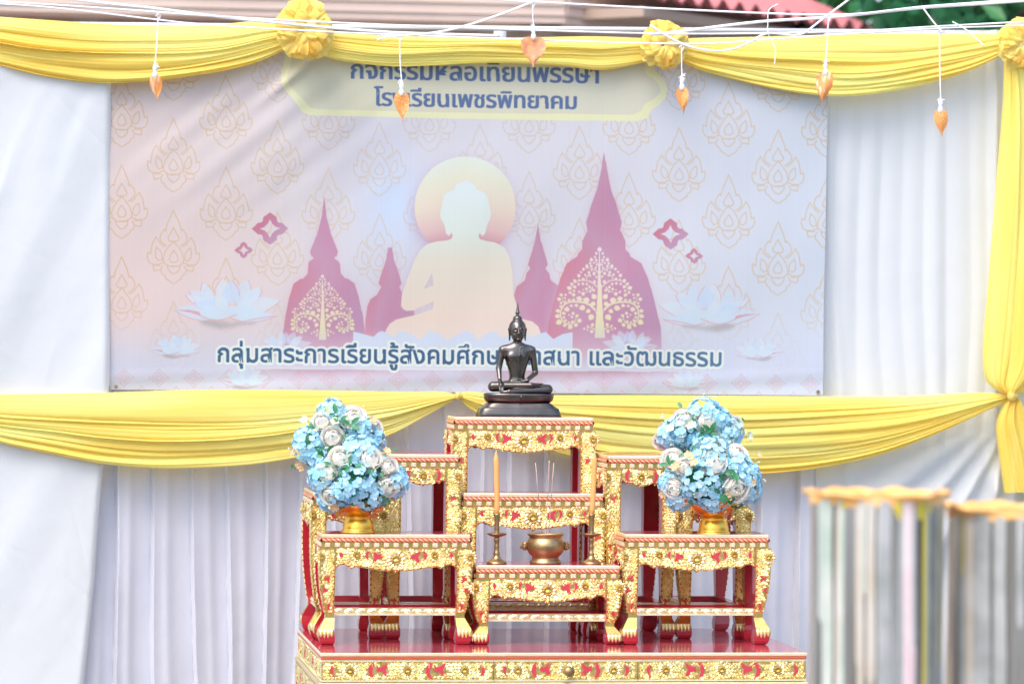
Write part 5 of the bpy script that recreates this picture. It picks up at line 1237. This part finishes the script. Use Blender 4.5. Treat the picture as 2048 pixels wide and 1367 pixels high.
vs = [Vector((p.x, p.y, zend + dz)) - bld.location for p in (q0, q1, q1 - N1 * .8, q0 - N1 * .8) for dz in (-.09, -.05)]
mb.add(vs, [(0, 2, 4, 6), (1, 3, 5, 7), (0, 1, 3, 2), (2, 3, 5, 4), (4, 5, 7, 6), (6, 7, 1, 0)]); mb.build('soffit', BROWN, bld)

A = []
for i in range(420):     # the roof over the long left wing, set back from its fascia
    x = C0.x - .6 - i * .02; A.append([(x - bld.location.x, C0.y + .06 + 3.0 * j / 6 - bld.location.y, zz(-41) + .03 + 3.0 * j / 6 * .42 + .02 * math.cos(i * .02 * 2 * PI / .135)) for j in range(7)])
mb = MB(); mb.grid(A); mb.build('roof', TILE, bld, True)
def tree(loc, Hc, R_, n, lab, seed):
    rr = np.random.default_rng(seed); root = empty('leafy_tree', loc); tag(root, lab, 'tree', 'trees behind the backdrop')
    mb = MB(); mb.tube([(0, 0, 0), (.05, 0, Hc * .4), (-.04, .05, Hc * .8), (0, 0, Hc * 1.2)], [.16, .13, .09, .03], 10)
    for k in range(9):
        a = rr.uniform(0, 6.3); h0 = Hc * rr.uniform(.35, .9); mb.tube([(0, 0, h0), (math.cos(a) * R_ * .4, math.sin(a) * R_ * .4, h0 + .4), (math.cos(a) * R_ * .85, math.sin(a) * R_ * .85, h0 + .5)], [.06, .04, .012], 6)
    mb.build('trunk', mat('tree bark', (.10, .075, .05), .9, bump=(30, .6, .03)), root, True)
    cl = rr.normal(0, 1, (70, 3)); cl /= np.linalg.norm(cl, axis=1)[:, None]; cl = cl * (rr.uniform(.35, 1, (70, 1)) ** .5) * np.array([R_, R_, Hc * .62]) + np.array([0, 0, Hc])
    c = cl[rr.integers(0, 70, n)] + rr.normal(0, .24, (n, 3)); d = rr.normal(0, 1, (n, 3)); d[:, 2] -= .7; d /= np.linalg.norm(d, axis=1)[:, None]
    s_ = np.cross(d, rr.normal(0, 1, (n, 3))); s_ /= np.linalg.norm(s_, axis=1)[:, None]; L = rr.uniform(.09, .17, (n, 1)); nn = np.cross(d, s_)
    V = np.stack([c, c + d * L * .4 + s_ * L * .27, c + d * L, c + d * L * .4 - s_ * L * .27 + nn * L * .1], 1).reshape(-1, 3)
    me = bpy.data.meshes.new('crown'); me.from_pydata(V.tolist(), [], [(4 * i, 4 * i + 1, 4 * i + 2, 4 * i + 3) for i in range(n)])
    me.materials.append(mat('broad leaf', (.028, .16, .065), .35, noise=(1.4, (.05, .20, .05), .4, .65), trans=.12)); o = bpy.data.objects.new('crown', me); COL.objects.link(o); o.parent = root
p = P(1960, 20, 7.4); tree((p.x, 7.4, 0), p.z * .92, 1.15, 9000, 'dark green broad leaved tree at top right beside the roof', 3)
p = P(2330, 20, 8.2); tree((p.x, 8.2, 0), p.z * 1.0, 1.3, 9000, 'dark green tree at the top right corner behind the drape', 4)

# ring of leaves added out of view behind the camera, to darken metal reflections
rr = np.random.default_rng(77); n = 9000
ang = rr.uniform(-2.0, 2.0, n); dist = rr.uniform(17, 23, n); clump = .55 + .45 * np.sin(ang * 7 + 1) * np.sin(ang * 3.1)
c = np.stack([np.sin(ang) * dist, -9 - np.cos(ang) * dist, rr.uniform(.3, 1, n) ** .8 * (2.6 + 3.4 * clump)], 1)
d = rr.normal(0, 1, (n, 3)); d /= np.linalg.norm(d, axis=1)[:, None]; s_ = np.cross(d, rr.normal(0, 1, (n, 3))); s_ /= np.linalg.norm(s_, axis=1)[:, None]; L = rr.uniform(.3, .7, (n, 1))
V = np.stack([c, c + d * L * .5 + s_ * L * .4, c + d * L, c + d * L * .5 - s_ * L * .4], 1).reshape(-1, 3)
me = bpy.data.meshes.new('added_trees'); me.from_pydata(V.tolist(), [], [(4 * i, 4 * i + 1, 4 * i + 2, 4 * i + 3) for i in range(n)]); me.materials.append(mat('added foliage', (.05, .10, .035), .7))
o = bpy.data.objects.new('added_trees', me); COL.objects.link(o); tag(o, kind='stuff')
